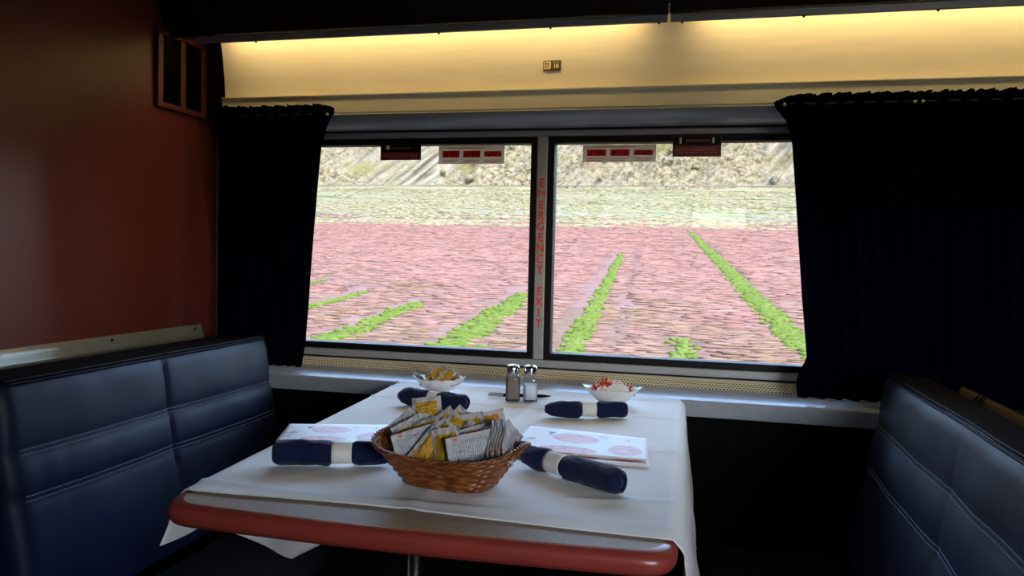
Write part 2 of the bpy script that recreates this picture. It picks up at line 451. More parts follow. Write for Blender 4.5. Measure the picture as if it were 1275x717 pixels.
def text_mesh(s, size, m, parent=None, name='lettering', extrude=.0004, bold=0.0, loc=(0, 0, 0), sx=1.0):
    cu = bpy.data.curves.new(name, 'FONT'); cu.body = s; cu.size = size; cu.extrude = extrude; cu.offset = bold
    cu.align_x = 'CENTER'; cu.align_y = 'CENTER'; cu.resolution_u = 4
    tmp = bpy.data.objects.new('tmp', cu); COL.objects.link(tmp); bpy.context.view_layer.update()
    me = bpy.data.meshes.new_from_object(tmp.evaluated_get(bpy.context.evaluated_depsgraph_get()))
    bpy.data.objects.remove(tmp)
    me.transform(Matrix.Rotation(PI / 2, 4, 'X') @ Matrix.Diagonal((sx, 1, 1, 1)))
    me.materials.clear(); o = link(name, me, parent, [m]); o.location = loc; return o
text_mesh('18', .0165, m_badgelt, t, 'number', .0003, .0004, (.0105, -.0048, -.003), .9)

# EMERGENCY EXIT down the mullion
m_lred = M('emergency_red_letters', (236, 52, 42), .5)
t = empty('emergency_exit_decal', (-.444, -.0178, .895)); tag(t, 'red vertical EMERGENCY EXIT lettering on the bar between the two windows', 'sign')
s = 'EMERGENCY EXIT'
for i, ch in enumerate(s):
    if ch == ' ': continue
    text_mesh(ch, .0335, m_lred, t, 'letter', .0003, 0 if ch == 'M' else .0006, (0, 0, 1.303 - i * .0306 - .895), .92)

# stickers on the panes
def sticker(name, x0, x1, z0, z1, label, dark, seed):
    cx, cz = (x0 + x1) / 2, (z0 + z1) / 2; w, h = (x1 - x0) / 2, (z1 - z0) / 2
    t = empty(name, (cx, .0030 if not dark else -.0160, cz)); tag(t, label, 'sticker')
    rnd = random.Random(seed)
    if not dark:
        bm = bmesh.new(); box(bm, (-w, -.0008, -h), (w, .0006, h)); obj('film', bm, m_stickbg, t)
        for k in range(3):
            c = (-.62 + .64 * k) * w; pw = w * .26; ph = h * (.38 if k < 2 else .30)
            bm = bmesh.new(); box(bm, (c - pw, -.0013, -ph + .1 * h), (c + pw, -.0007, ph + .1 * h)); o = obj('picture', bm, m_red, t)
            bm = bmesh.new()
            for q in range(3):
                x = c - pw * .6 + q * pw * .6
                v = [bm.verts.new(p) for p in ((x - .006, -.0016, -ph * .5 + .1 * h), (x - .001, -.0016, -ph * .7 + .1 * h), (x + .008, -.0016, ph * .7 + .1 * h), (x + .003, -.0016, ph * .6 + .1 * h))]
                bm.faces.new(v)
            bmesh.ops.solidify(bm, geom=bm.faces[:], thickness=.0003)
            obj('diagram', bm, m_orange, o)
        bm = bmesh.new()
        for k in range(3):
            c = (-.62 + .64 * k) * w
            box(bm, (c - w * .26, -.0012, -h * .62), (c + w * .24, -.0007, -h * .55)); box(bm, (c - w * .26, -.0012, -h * .82), (c + w * .15, -.0007, -h * .75))
        box(bm, (-w * .7, -.0012, h * .72), (w * .4, -.0007, h * .80))
        obj('printed_lines', bm, m_red, t)
    else:
        bm = bmesh.new(); box(bm, (-w, -.002, -h), (w, .001, h), .0008); obj('plate', bm, m_maroon, t)
        bm = bmesh.new(); box(bm, (-w * .97, -.0028, h * .05), (w * .97, -.0018, h * .95)); obj('black_band', bm, m_blackpl, t)
        bm = bmesh.new()
        for r_, zz in enumerate((-.2, -.42, -.64)):
            x = -w * .85
            while x < w * .8:
                l = w * rnd.uniform(.06, .2); box(bm, (x, -.0026, h * (zz - .05)), (min(x + l, w * .88), -.0018, h * (zz + .05))); x += l + w * .05
        x = -w * .45
        while x < w * .5:
            box(bm, (x, -.0034, h * .4), (x + w * .05, -.0026, h * .62)); x += w * .1
        obj('printed_lines', bm, m_pinkink, t)
        bm = bmesh.new()
        if seed == 1:
            for k in range(1): tube(bm, [(-w * .62, -.0036, h * .62), (-w * .62, -.0026, h * .62)], .0062, 16)
        else:
            box(bm, (-w * .72, -.0036, h * .25), (-w * .64, -.0026, h * .8))
        obj('white_mark', bm, m_whiteink, t)
        if seed != 1:
            bm = bmesh.new(); box(bm, (w * .62, -.0036, h * .25), (w * .71, -.0026, h * .8)); obj('white_mark', bm, m_whiteink, t)
sticker('warning_placard', -.934, -.807, 1.3715, 1.4165, 'small maroon and black placard with a white dot at the top of the left window', True, 1)
sticker('instruction_sticker', -.759, -.560, 1.3615, 1.413, 'pale sticker with three red pictures at the top of the left window', False, 2)
sticker('instruction_sticker', -.332, -.129, 1.3645, 1.412, 'pale sticker with three red pictures at the top of the right window', False, 3)
sticker('warning_placard', -.084, .044, 1.3755, 1.432, 'maroon and black placard with two white bars at the top of the right window', True, 4)

# left wall metal rail and vent
t = empty('wall_rail', (XL, -.09, .82)); tag(t, 'long silver metal rail on the red wall behind the left bench', 'rail')
def rail_mesh(y0, y1):
    bm = bmesh.new()
    prof_y(bm, [(0.001, -.002), (.012, 0), (.017, .006), (.016, .015), (.010, .024), (.009, .034), (.006, .043), (.001, .046)], y0, y1)
    return bm
obj('rail_profile', rail_mesh(-1.9, 0), m_trim, t, True, 60)
for y in (-.035, -.38, -.72, -1.2):
    bm = bmesh.new(); tube(bm, [(.008, y, .035), (.0115, y, .035)], .0042, 10); obj('screw', bm, m_screw, t)
t = empty('wall_vent', (XL, -.19, 1.49)); tag(t, 'dark louvred wall vent with a brown frame high on the red wall', 'vent')
m_ventf = M('brown_vent_frame', (84, 38, 30), .45)
bm = bmesh.new()
box(bm, (.001, -.11, 0), (.014, .11, .016), .002); box(bm, (.001, -.11, .204), (.014, .11, .22), .002)
for y in (-.11, -.011, .088): box(bm, (.001, y, .016), (.014, y + .022, .204), .002)
obj('frame', bm, m_ventf, t)
bm = bmesh.new(); box(bm, (.0005, -.088, .016), (.002, .088, .204)); obj('backing', bm, m_blackpl, t)
for i in range(22):
    for y0, y1 in ((-.088, -.012), (.012, .088)):
        z = .020 + i * .0084
        bm = bmesh.new(); v = [bm.verts.new(p) for p in ((.003, y0, z + .004), (.003, y1, z + .004), (.011, y1, z), (.011, y0, z))]
        bm.faces.new(v); bmesh.ops.solidify(bm, geom=bm.faces[:], thickness=.0008); obj('slat', bm, m_blackpl, t)

# ---------------------------------------------------------------- curtains
def curtain(name, label, outer, inner, top, zb, folds, seed, flip, amp=.017):
    """outer: x of wall side; inner(z): x of the free edge; top(u): z of ruffled top"""
    t = empty(name, (0, 0, 0)); tag(t, label, 'curtain')
    Y0 = -.163
    def f(u, v):
        z = lerp(zb, top(u), v)
        xi = inner(z)
        xo = outer
        s = u + .004 * math.sin(u * folds * 6.28)
        x = lerp(xo, xi, s)
        gath = 1 - .45 * max(0, 1 - abs(z - (top(.5) - .03)) / .05)
        ph = 2 * PI * folds * u + .5 * nz(u * 7, z * 2, seed)
        y = Y0 + amp * gath * math.sin(ph) * (.75 + .25 * nz(u * 9, 3, seed)) + .004 * nz(u * 30, z * 9, seed + 5)
        if z > top(.5) - .035: y += .004 * math.sin(u * folds * 17)
        return (x, y, z)
    bm = bmesh.new(); grid(bm, int(folds * 14), 50, f)
    o = obj('curtain_cloth', bm, m_curtain, t, True); md = o.modifiers.new('s', 'SOLIDIFY'); md.thickness = .0022; md.offset = 0
    return t
inL = lambda z: interp(z, [(.76, -1.107), (.80, -1.10), (.84, -1.093), (1.1, -1.075), (1.4, -1.05), (1.46, -1.03), (1.49, -1.012), (1.52, -1.02)])
inR = lambda z: interp(z, [(.76, .245), (.80, .238), (.84, .25), (.86, .262), (.95, .252), (1.0, .246), (1.25, .222), (1.39, .208), (1.44, .195), (1.475, .165), (1.49, .16), (1.52, .20)])
topL = lambda u: 1.510 + .006 * nz(u * 30, 1) - .010 * max(0, (u - .93) / .07)
topR = lambda u: 1.507 + .006 * nz(u * 90, 2) + .003 * nz(u * 300, 2) - .02 * max(0, (u - .95) / .05) ** 2
cl = curtain('curtain', 'dark navy gathered curtain hanging at the left of the left window', -1.378, inL, topL, .765, 9, 1, False)
cr = curtain('curtain', 'wide dark navy gathered curtain hanging at the right of the right window', .98, inR, topR, .765, 18, 2, True)
for t, x0, x1 in ((cl, -1.37, -1.03), (cr, .2, .98)):
    bm = bmesh.new(); tube(bm, [(x0, -.163, 1.482), (x1, -.163, 1.482)], .004, 8); obj('curtain_rod', bm, m_blackpl, t)
for t, xs in ((cl, (-1.022,)), (cr, (.185, .475, .492))):
    for x in xs:
        bm = bmesh.new(); bmesh.ops.create_uvsphere(bm, u_segments=10, v_segments=8, radius=.0042); o = obj('snap_button', bm, m_bar2, t); o.location = (x, -.187, 1.478)

# ---------------------------------------------------------------- benches
def bench(mirror, y0, y1, seam, label, stz):
    t = empty('dining_bench', (0, 0, -.013 if mirror else 0)); tag(t, label, 'bench')
    cx = -.368 if mirror else -.39
    X = (lambda x: 2 * cx - x) if mirror else (lambda x: x)
    L = y1 - y0
    # section of the back cushion, front bottom -> top -> rear
    sec = []
    for k in range(31):
        z = .44 + (.84 - .44) * k / 30
        sec.append((-1.165 + (.86 - z) * .17, z))
    for k in range(1, 9):
        a = PI / 2 * k / 8; sec.append((-1.185 + .0225 - .0225 * (1 - math.cos(a)) - .001, .84 + .022 * math.sin(a)))
    top = sec[-1]
    for k in range(1, 10): sec.append((top[0] - (.055 if mirror else .105) * k / 9, .862 - .004 * (k / 9)))
    sec += [(top[0] - (.066 if mirror else .12), .84), (top[0] - (.068 if mirror else .122), .44)]
    n = len(sec); cum = [0]
    for a, b in zip(sec, sec[1:]): cum.append(cum[-1] + math.hypot(a[0] - b[0], a[1] - b[1]))
    ys = []
    k_ = 110
    for i in range(k_ + 1):
        u = i / k_; ys.append(y0 + L * u)
    def dis(y, x, z):
        e = min(y - y0, y1 - y); d = 0
        r = .035
        if e < r: d -= r - math.sqrt(max(0, r * r - (r - e) ** 2))
        for s in stz:
            d -= .0025 * math.exp(-((z - s) / .006) ** 2)
        d -= .004 * math.exp(-((y - seam) / .005) ** 2) * (1 if z > .6 else .3)
        zones = [.44] + sorted(stz) + [.87]
        for a, b in zip(zones, zones[1:]):
            if a < z < b: d += .0045 * math.sin(PI * (z - a) / (b - a)) ** .8
        d += .008 * math.sin(PI * min(1, abs(y - seam) / (L / 2))) ** .6
        d += .003 * nz(y * 9, z * 9, 3 + mirror) + .004 * nz(y * 25, z * 6, 8) * math.exp(-e / .08)
        return d
    bm = bmesh.new(); rows = []
    for y in ys:
        row = []
        for (x, z) in sec:
            f = 1 if x > -1.2 else 0
            e = min(y - y0, y1 - y); zz = z - (.012 * max(0, 1 - e / .04) ** 2 if z > .8 else 0)
            row.append(bm.verts.new((X(x + dis(y, x, z) * f), y, zz)))
        rows.append(row)
    for i in range(len(rows) - 1):
        for j in range(n): bm.faces.new((rows[i][j], rows[i][(j + 1) % n], rows[i + 1][(j + 1) % n], rows[i + 1][j]))
    bm.faces.new(rows[0]); bm.faces.new(rows[-1][::-1])
    bmesh.ops.recalc_face_normals(bm, faces=bm.faces[:])
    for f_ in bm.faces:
        if f_.normal.z > .80: f_.material_index = 1  # up-facing top gets the vinyl with shade painted in
    obj('backrest', bm, [m_leather, m_seatshade], t, True, 60)
    # stitch lines (double) and piping
    def fx(y, z): return X(-1.165 + (.86 - z) * .17 + dis(y, 0, z) + .0012)
    for s in stz:
        for o_ in (-.0045, .0045):
            bm = bmesh.new()
            pts = [(fx(y, s + o_), y, s + o_) for y in ys[4:-4]]
            tube(bm, pts, .0011, 5); obj('stitching', bm, m_thread, t)
    bm = bmesh.new()
    for dz in (0, .006):
        tube(bm, [(X(-1.168 - dz + .006 + .5 * dis(y, 0, .80)), y, .855 + dz * .9) for y in ys[3:-3]], .0026, 6)
    obj('piping', bm, m_piping, t, True)
    # seat cushion and plinth
    bm = bmesh.new()
    xa, xb = sorted((X(-1.085), X(-.74)))
    box(bm, (xa, y0 + .01, .30), (xb, y1 - .01, .428), .03, 4); obj('seat_cushion', bm, m_seatshade, t, True, 60)
    bm = bmesh.new(); xa, xb = sorted((X(-1.20), X(-.80))); box(bm, (xa, y0 + .02, .015 if mirror else .001), (xb, y1 - .02, .30)); obj('plinth', bm, m_black, t)
    bm = bmesh.new(); xa, xb = sorted((X(-1.32), X(-1.205))); box(bm, (xa, y0 + .02, .015 if mirror else .001), (xb, y1 - .02, .44)); obj('back_shell', bm, m_black, t)
    return t
bench(False, -1.12, -.245, -.69, 'navy vinyl booth bench with pale stitching on the left of the table', [.655, .735])
bench(True, -1.50, -.245, -.80, 'navy vinyl booth bench with pale double stitching on the right of the table', [.645, .742])
# divider and rail behind the right bench
bm = bmesh.new(); box(bm, (.605, -1.7, 0), (.63, -.19, .808)); struct('partition_right', bm, m_dark)
t = empty('divider_rail', (.604, -.19, .778)); tag(t, 'beige metal rail with dark straps behind the right bench', 'rail')
o = obj('rail_profile', rail_mesh(-1.35, 0), M('beige_rail_metal', (150, 138, 112), .35, .5), t, True, 60); o.location = (0, 0, 0); o.scale = (-1, 1, .85)
bm = bmesh.new()
for k in range(3):
    y = -.10 - k * .020
    tube(bm, [(-.004, y, -.006), (-.018, y - .004, .002), (-.0195, y - .012, .014), (-.012, y - .02, .03), (-.004, y - .024, .041)], .0020, 6)
obj('strap', bm, m_blackpl, t, True)

# ---------------------------------------------------------------- table
TZ = .745
NLx, NRx, FLx, FRx = -.722, -.016, -.792, -.034
TY0, TY1 = -1.275, -.206
def tx0(y): return lerp(NLx, FLx, (y - TY0) / (TY1 - TY0))
def tx1(y): return lerp(NRx, FRx, (y - TY0) / (TY1 - TY0))
def outline(inset, r, bulge=True):
    c = [(NLx + inset, TY0 + inset), (NRx - inset, TY0 + .012 + inset), (FRx - inset, TY1 - inset), (FLx + inset, TY1 - inset)]
    pts = []
    for i, p in enumerate(c):
        p = Vector(p); a = (Vector(c[i - 1]) - p).normalized(); b = (Vector(c[(i + 1) % 4]) - p).normalized()
        rr = r
        s, e = p + a * rr, p + b * rr
        for k in range(9):
            q = k / 8; pts.append((s * (1 - q) ** 2 + p * 2 * q * (1 - q) + e * q * q))
        if i == 0:
            n_ = Vector(c[1]) - p
            for k in range(1, 10):
                q = k / 10; m = p.lerp(Vector(c[1]), .06 + q * .88); pts.append(m + Vector((0, -.010 * math.sin(PI * q))))
    return pts
t_table = empty('dining_table', (0, 0, 0)); tag(t_table, 'booth table with grey-brown top and rounded red-brown edge standing between the benches', 'table')
bm = bmesh.new()
pr = [(.010, -.030), (.004, -.029), (0, -.022), (-.001, -.012), (.002, -.004), (.008, -.0008), (.0145, .0)]
rings = [[bm.verts.new((p.x, p.y, TZ + dz)) for p in outline(ins, .05)] for ins, dz in pr]
n = len(rings[0])
for a, b in zip(rings, rings[1:]):
    for k in range(n): bm.faces.new((a[k], a[(k + 1) % n], b[(k + 1) % n], b[k]))
bmesh.ops.recalc_face_normals(bm, faces=bm.faces[:])
obj('edge_band', bm, m_edge, t_table, True)
bm = bmesh.new()
a = [bm.verts.new((p.x, p.y, TZ)) for p in outline(.0145, .05)]; b = [bm.verts.new((p.x, p.y, TZ - .030)) for p in outline(.0105, .05)]
bm.faces.new(a); bm.faces.new(b[::-1])
for k in range(n): bm.faces.new((a[k], b[k], b[(k + 1) % n], a[(k + 1) % n]))
obj('tabletop', bm, m_tabletop, t_table)
bm = bmesh.new(); tube(bm, [(-.452, -.97, .008), (-.452, -.97, .714)], .0125, 20); obj('leg', bm, m_metal, t_table, True)
bm = bmesh.new(); lathe(bm, [(.09, 0), (.09, .005), (.05, .010), (.014, .014)], 28); o = obj('foot_plate', bm, m_metal, t_table, True); o.location = (-.452, -.97, .001)
bm = bmesh.new(); box(bm, (-.56, -.40, .50), (-.24, -.21, .714), .01); obj('wall_bracket', bm, m_black, t_table)

# tablecloth: top lies on the table, both long sides hang down
def cloth_z(x, y):
    z = TZ + .0022
    z += .0012 * max(0, nz(x * 6, y * 6, 1)) + .0035 * math.exp(-((y + .76 + .01 * nz(x * 4, 8)) / .008) ** 2) * max(0, (x + .30) / .3) + .0022 * math.exp(-((x + .38 + .02 * nz(y * 3, 1)) / .008) ** 2)
    z += .0024 * math.exp(-((y + .45 + .05 * (x + .3)) / .008) ** 2) + .0024 * math.exp(-((y + .26 - .04 * (x + .3)) / .008) ** 2)
    z += .0032 * math.exp(-((y + 1.172 + .02 * nz(x * 3, 3)) / .010) ** 2) + .0028 * math.exp(-((y + 1.10 - .25 * (x + .2)) / .010) ** 2) * max(0, min(1, (x + .35) / .1))
    return z
def cf(u, v):
    # u across (-hang..table..hang), v along y from front hem to far end
    yh = -1.205 - .010 * abs(2 * u - .96) ** 2 + .006 * nz(u * 6, 4) + .004 * math.sin(u * 17)
    hl, hr = .0, .0
    y = lerp(yh, TY1 - .001, v)
    xl, xr = tx0(y) - .0035, tx1(y) + .0035
    uL, uR = .22, .74
    # side drops
    dl = interp(v, [(0, .072), (.10, .078), (.16, .10), (.45, .27), (1, .30)])
    dr = .30 + .015 * nz(v * 6, 2)
    if uL <= u <= uR:
        s = (u - uL) / (uR - uL); x = lerp(xl, xr, s)
        z = cloth_z(x, y)
        e = min(x - xl, xr - x)
        if e < .012: z -= .010 * (1 - e / .012) ** 2
        # front hem lies flat, slightly raised along the rounded corners
        return (x, y, z)
    if u < uL:
        s = (uL - u) / uL; d = s * dl
        w = .004 + .010 * s * (1 + math.sin(y * 24 + 1.3)) + .012 * s
        return (xl - w, y + .01 * s * math.sin(y * 9) - .022 * s ** .5 * max(0, 1 - v / .1), TZ - .008 - d)
    s = (u - uR) / (1 - uR); d = s * dr
    w = .004 + .016 * s + .011 * s * (1 + math.sin(y * 30)) + .012 * s * nz(y * 4, s * 3, 5)
    yy = y + .02 * s * math.sin(y * 7)
    return (xr + w, yy - .02 * s * (1 - v), TZ - .008 - d)
bm = bmesh.new(); grid(bm, 150, 150, cf)
o = obj('tablecloth', bm, m_cloth, None, True); md = o.modifiers.new('s', 'SOLIDIFY'); md.thickness = .0011; md.offset = 1
tag(o, 'white linen tablecloth spread over the booth table and hanging down its sides', 'tablecloth')
CZ = TZ + .0048    # cloth surface for things standing on it

# ---------------------------------------------------------------- napkin rolls
def napkin(label, p, length, rz, r, seed, band=(.42, .58), tap=(1, 1), twist=0):
    t = empty('napkin_roll', (p[0], p[1], CZ + r * 1.0), rz); tag(t, label, 'napkin', 'rolled napkins on the tablecloth')
    rnd = random.Random(seed)
    bm = bmesh.new(); N, K = 44, 36; rings = []
    for i in range(N + 1):
        u = i / N; x = (u - .5) * length
        e = min(u, 1 - u) * length
        rr = r * lerp(tap[0], tap[1], u)
        end = 1 - .12 * max(0, 1 - e / .010) ** 2 - (.30 * max(0, 1 - u * length / .030) ** 2 if seed != 1 else 0)
        mid = abs(u - (band[0] + band[1]) / 2); sq = 1 - .17 * math.exp(-(mid / .09) ** 2) + .07 * math.exp(-((mid - .16) / .06) ** 2)
        ring = []
        for k in range(K):
            a = 2 * PI * k / K
            q = rr * end * sq * (1 + .14 * nz(math.cos(a) * 1.6 + seed, math.sin(a) * 1.6, u * 5) + .08 * nz(math.cos(a) * 5, math.sin(a) * 5, u * 9 + seed))
            fold = .05 * max(0, math.sin(2 * a + u * 4 + seed)) ** 8
            q *= 1 + fold
            if band[0] - .02 < u < band[1] + .02: q = min(q, rr * .86)
            ring.append(bm.verts.new((x, q * math.cos(a) + .004 * math.sin(u * 5 + seed) * (0 if band[0] - .05 < u < band[1] + .05 else 1), max(-r * .99, q * math.sin(a) * .94))))
        rings.append(ring)
    for i in range(N):
        for k in range(K): bm.faces.new((rings[i][k], rings[i][(k + 1) % K], rings[i + 1][(k + 1) % K], rings[i + 1][k]))
    for side, ring in ((-1, rings[0]), (1, rings[-1])):
        prev = ring
        for j, (f, dx) in enumerate(((.78, .004), (.74, -.004), (.5, -.005), (.46, .001), (.2, .002), (.1, -.004))):
            nr = [bm.verts.new((ring[k].co.x + side * dx, ring[k].co.y * f, ring[k].co.z * f)) for k in range(K)]
            for k in range(K): bm.faces.new((prev[k], nr[k], nr[(k + 1) % K], prev[(k + 1) % K]))
            prev = nr
        bm.faces.new(prev)
    bmesh.ops.recalc_face_normals(bm, faces=bm.faces[:])
    obj('rolled_cloth', bm, m_navy, t, True, 75)
    bm = bmesh.new(); rings = []
    for i in range(7):
        x = (lerp(band[0], band[1], i / 6) - .5) * length; u = lerp(band[0], band[1], i / 6)
        rr = r * lerp(tap[0], tap[1], u) * .88
        rings.append([bm.verts.new((x, rr * (1 + .008 * math.sin(3 * 6.28 * k / K)) * math.cos(2 * PI * k / K), max(-r * .995, rr * .94 * math.sin(2 * PI * k / K)))) for k in range(K)])
    for i in range(6):
        for k in range(K): bm.faces.new((rings[i][k], rings[i][(k + 1) % K], rings[i + 1][(k + 1) % K], rings[i + 1][k]))
    o = obj('paper_band', bm, m_paper, t, True); md = o.modifiers.new('s', 'SOLIDIFY'); md.thickness = .0008; md.offset = 1
    return t
napkin('navy napkin roll with white paper band at the front left, lying left of the basket', (-.575, -1.035), .180, math.radians(20), .0205, 1, (.50, .68), (1.05, .95))
napkin('navy napkin roll with white paper band lying behind the basket', (-.580, -.530), .170, math.radians(-12), .0200, 2, (.46, .60), (1.08, .95))
napkin('navy napkin roll with white paper band in front of the bowl of portion cups', (-.232, -.515), .172, math.radians(17), .0180, 3, (.44, .62), (.98, 1.05))
napkin('navy napkin roll with white paper band at the front right, lying askew beside the menus', (-.190, -.995), .205, math.radians(-36), .0190, 4, (.28, .46), (.98, 1.08))

# ---------------------------------------------------------------- menus
def menu(label, quad, z, seed, curl=0.0):
    (x0, y0), (x1, y1), (x2, y2), (x3, y3) = quad   # near-left, near-right, far-right, far-left
    cx, cy = (x0 + x1 + x2 + x3) / 4, (y0 + y1 + y2 + y3) / 4
    def f(u, v):
        x = lerp(lerp(x0, x1, u), lerp(x3, x2, u), v); y = lerp(lerp(y0, y1, u), lerp(y3, y2, u), v)
        return (x - cx, y - cy, .0006 * nz(u * 3, v * 3, seed) + curl * max(0, u - .93) ** 2 * 20 + .0008 + .0012 * v)
    bm = bmesh.new(); grid(bm, 30, 14, f, True)
    o = obj('menu', bm, m_menu, None, True); o.location = (cx, cy, z)
    md = o.modifiers.new('s', 'SOLIDIFY'); md.thickness = .0012; md.offset = -1
    tag(o, label, 'menu', 'menus on the tablecloth')
menu('printed menu sheet at the left edge of the table behind the front left napkin roll', [(-.738, -.932), (-.545, -.895), (-.585, -.745), (-.782, -.803)], CZ + .0035, 1)
menu('lower printed menu of the right-hand pair, its front edge showing beneath the other', [(-.318, -.893), (-.072, -.888), (-.086, -.74), (-.325, -.72)], CZ + .0018, 2)
menu('upper printed menu of the right-hand pair, oval food pictures uncovered', [(-.322, -.868), (-.077, -.864), (-.089, -.708), (-.322, -.672)], CZ + .0058, 3)

# ---------------------------------------------------------------- shakers
def shaker(label, x, y, rz, fill, frac, group=None):
    t = empty('condiment_shaker', (x, y, CZ), rz); tag(t, label, 'shaker', 'shakers in front of the window bar')
    def sq(w, r, z, K=32, n_=4.5):
        out = []
        for k in range(K):
            a = 2 * PI * k / K + PI / K; c, s_ = math.cos(a), math.sin(a)
            rr = 1 / ((abs(c) ** n_ + abs(s_) ** n_) ** (1 / n_)); rr = lerp(1, rr, r)
            out.append((w * rr * c, w * rr * s_, z))
        return out
    def loft(bm, secs, cap=True):
        rings = [[bm.verts.new(p) for p in s_] for s_ in secs]; K = len(rings[0])
        for a, b in zip(rings, rings[1:]):
            for k in range(K): bm.faces.new((a[k], a[(k + 1) % K], b[(k + 1) % K], b[k]))
        if cap: bm.faces.new(rings[0][::-1]); bm.faces.new(rings[-1])
    bm = bmesh.new()
    loft(bm, [sq(.0165, 1, 0), sq(.0175, 1, .002), sq(.0172, 1, .05), sq(.0165, .9, .056), sq(.0145, .5, .062), sq(.0138, 0, .066), sq(.0138, 0, .071)])
    obj('glass_jar', bm, m_glassj, t, True, 50)
    bm = bmesh.new(); h = .006 + .055 * frac
    loft(bm, [sq(.0150, 1, .004), sq(.0158, 1, .006), sq(.0156, 1, min(h, .052)), sq(.0148 if h < .053 else .0135, .9, h)])
    obj('contents', bm, fill, t, True, 50)
    bm = bmesh.new()
    lathe(bm, [(.0148, .0665), (.0158, .067), (.0158, .079), (.0152, .0815), (.0130, .0845), (.0085, .0865), (.003, .087)], 32)
    lid = obj('lid', bm, m_metal, t, True, 40)
    bm = bmesh.new()
    for k in range(7):
        a = k * PI / 3; q = 0 if k == 6 else .006
        bmesh.ops.create_circle(bm, cap_ends=True, segments=8, radius=.0009, matrix=Matrix.Translation((q * math.cos(a), q * math.sin(a), .0874)))
    obj('hole', bm, m_blackpl, lid)
def glass2():
    t = NT('shaker_glass'); t.t.nodes.remove(t.b)
    tr = t.n('ShaderNodeBsdfTransparent'); tr.inputs[0].default_value = (.88, .9, .92, 1)
    gl = t.n('ShaderNodeBsdfGlossy'); gl.inputs['Roughness'].default_value = .05
    lw = t.n('ShaderNodeLayerWeight'); lw.inputs[0].default_value = .35
    mx = t.n('ShaderNodeMixShader'); t.l(lw.outputs['Fresnel'], mx.inputs[0]); t.l(tr.outputs[0], mx.inputs[1]); t.l(gl.outputs[0], mx.inputs[2])
    t.l(mx.outputs[0], t.out.inputs[0]); return t.m
m_glassj = glass2()
m_pepper = M('ground_pepper', (150, 132, 122), .9, nscale=900, var=.5)
m_salt = M('white_salt', (236, 236, 240), .9, nscale=600, var=.05)
shaker('square glass pepper shaker full of brown pepper, left of the salt', -.431, -.372, .25, m_pepper, .93)
shaker('square glass salt shaker half full of white salt, right of the pepper', -.389, -.366, .25, m_salt, .62)
# pen
t = empty('ballpoint_pen', (-.423, -.330, CZ + .0045), math.radians(12)); tag(t, 'dark ballpoint pen with a grey end lying behind the two shakers', 'pen')
bm = bmesh.new(); tube(bm, [(-.040, 0, 0), (.055, 0, 0)], .0042, 14); obj('barrel', bm, m_blackpl, t, True, 50)
bm = bmesh.new(); tube(bm, [(.055, 0, 0), (.062, 0, 0), (.074, 0, 0), (.078, 0, 0)], [.0042, .0036, .0014, .0006], 14); obj('tip', bm, m_blackpl, t, True, 50)
bm = bmesh.new(); tube(bm, [(-.078, 0, 0), (-.076, 0, 0), (-.0402, 0, 0)], [.003, .0042, .0044], 14); obj('cap', bm, m_bar2, t, True, 50)
bm = bmesh.new(); box(bm, (-.075, -.0012, .004), (-.045, .0012, .0055), .0004); obj('clip', bm, m_metal, t)

# ---------------------------------------------------------------- bowls
def bowl(label, x, y, rz, a_, b_, h, point):
    t = empty('serving_bowl', (x, y, CZ), rz); tag(t, label, 'bowl', 'white bowls by the window')
    def fx(a, r, z):
        c, s_ = math.cos(a), math.sin(a); q = r
        k = (abs(c) ** 10) * point * max(0, (r - .55) / .45)
        return (q * a_ * c * (1 + .16 * k), q * b_ * s_, z + k * .006 + (.0012 * math.cos(12 * a) if r > .95 else 0))
    bm = bmesh.new()
    lathe(bm, [(.02, .004), (.36, .004), (.40, .0), (.44, .0), (.46, .004), (.62, h * .25), (.80, h * .58), (.92, h * .86), (.985, h * 1.0), (1.0, h * 1.05), (.985, h * 1.08), (.90, h * .92), (.76, h * .62), (.58, h * .32), (.40, h * .17), (.02, h * .15)], 56, fx)
    obj('bowl_body', bm, m_ceramic, t, True)
bowl('white oval bowl of yellow sweetener packets at the far left of the table', -.630, -.335, .12, .058, .045, .034, 1)
bowl('white boat-shaped bowl of portion cups at the far right of the table', -.196, -.335, .05, .060, .048, .034, 1.2)

def sachet_mesh(name, w, h, th, seed, puff=1.0, bend=0.0):
    rnd = random.Random(seed)
    bm = bmesh.new(); nu, nv = 14, 18
    L = bm.loops.layers.uv.verify()
    sides = []
    for s_ in (1, -1):
        def f(u, v):
            e = min(u, 1 - u) * w; g = min(v, 1 - v) * h
            edge = .006
            k = max(0, min(1, (e - .003) / .012)) ** .5 * max(0, min(1, (g - edge) / .012)) ** .5
            z = s_ * (th / 2 * k * puff * (1 + .25 * nz(u * 4, v * 4, seed)) + .0003)
            z += .0045 * nz(u * 2.2, v * 2.2, seed + 9) + .0016 * nz(u * 6, v * 7, seed + 4) + bend * (v - .5) ** 2
            if g < edge: z += .0005 * math.sin(u * 90)
            return ((u - .5) * w * (1 - .03 * k), (v - .5) * h, z)
        sides.append(grid(bm, nu, nv, f, True))
    a, b = sides
    bmesh.ops.remove_doubles(bm, verts=bm.verts[:], dist=.00025)
    bmesh.ops.recalc_face_normals(bm, faces=bm.faces[:])
    me = bpy.data.meshes.new(name); bm.to_mesh(me); bm.free()
    for p in me.polygons: p.use_smooth = True
    return me

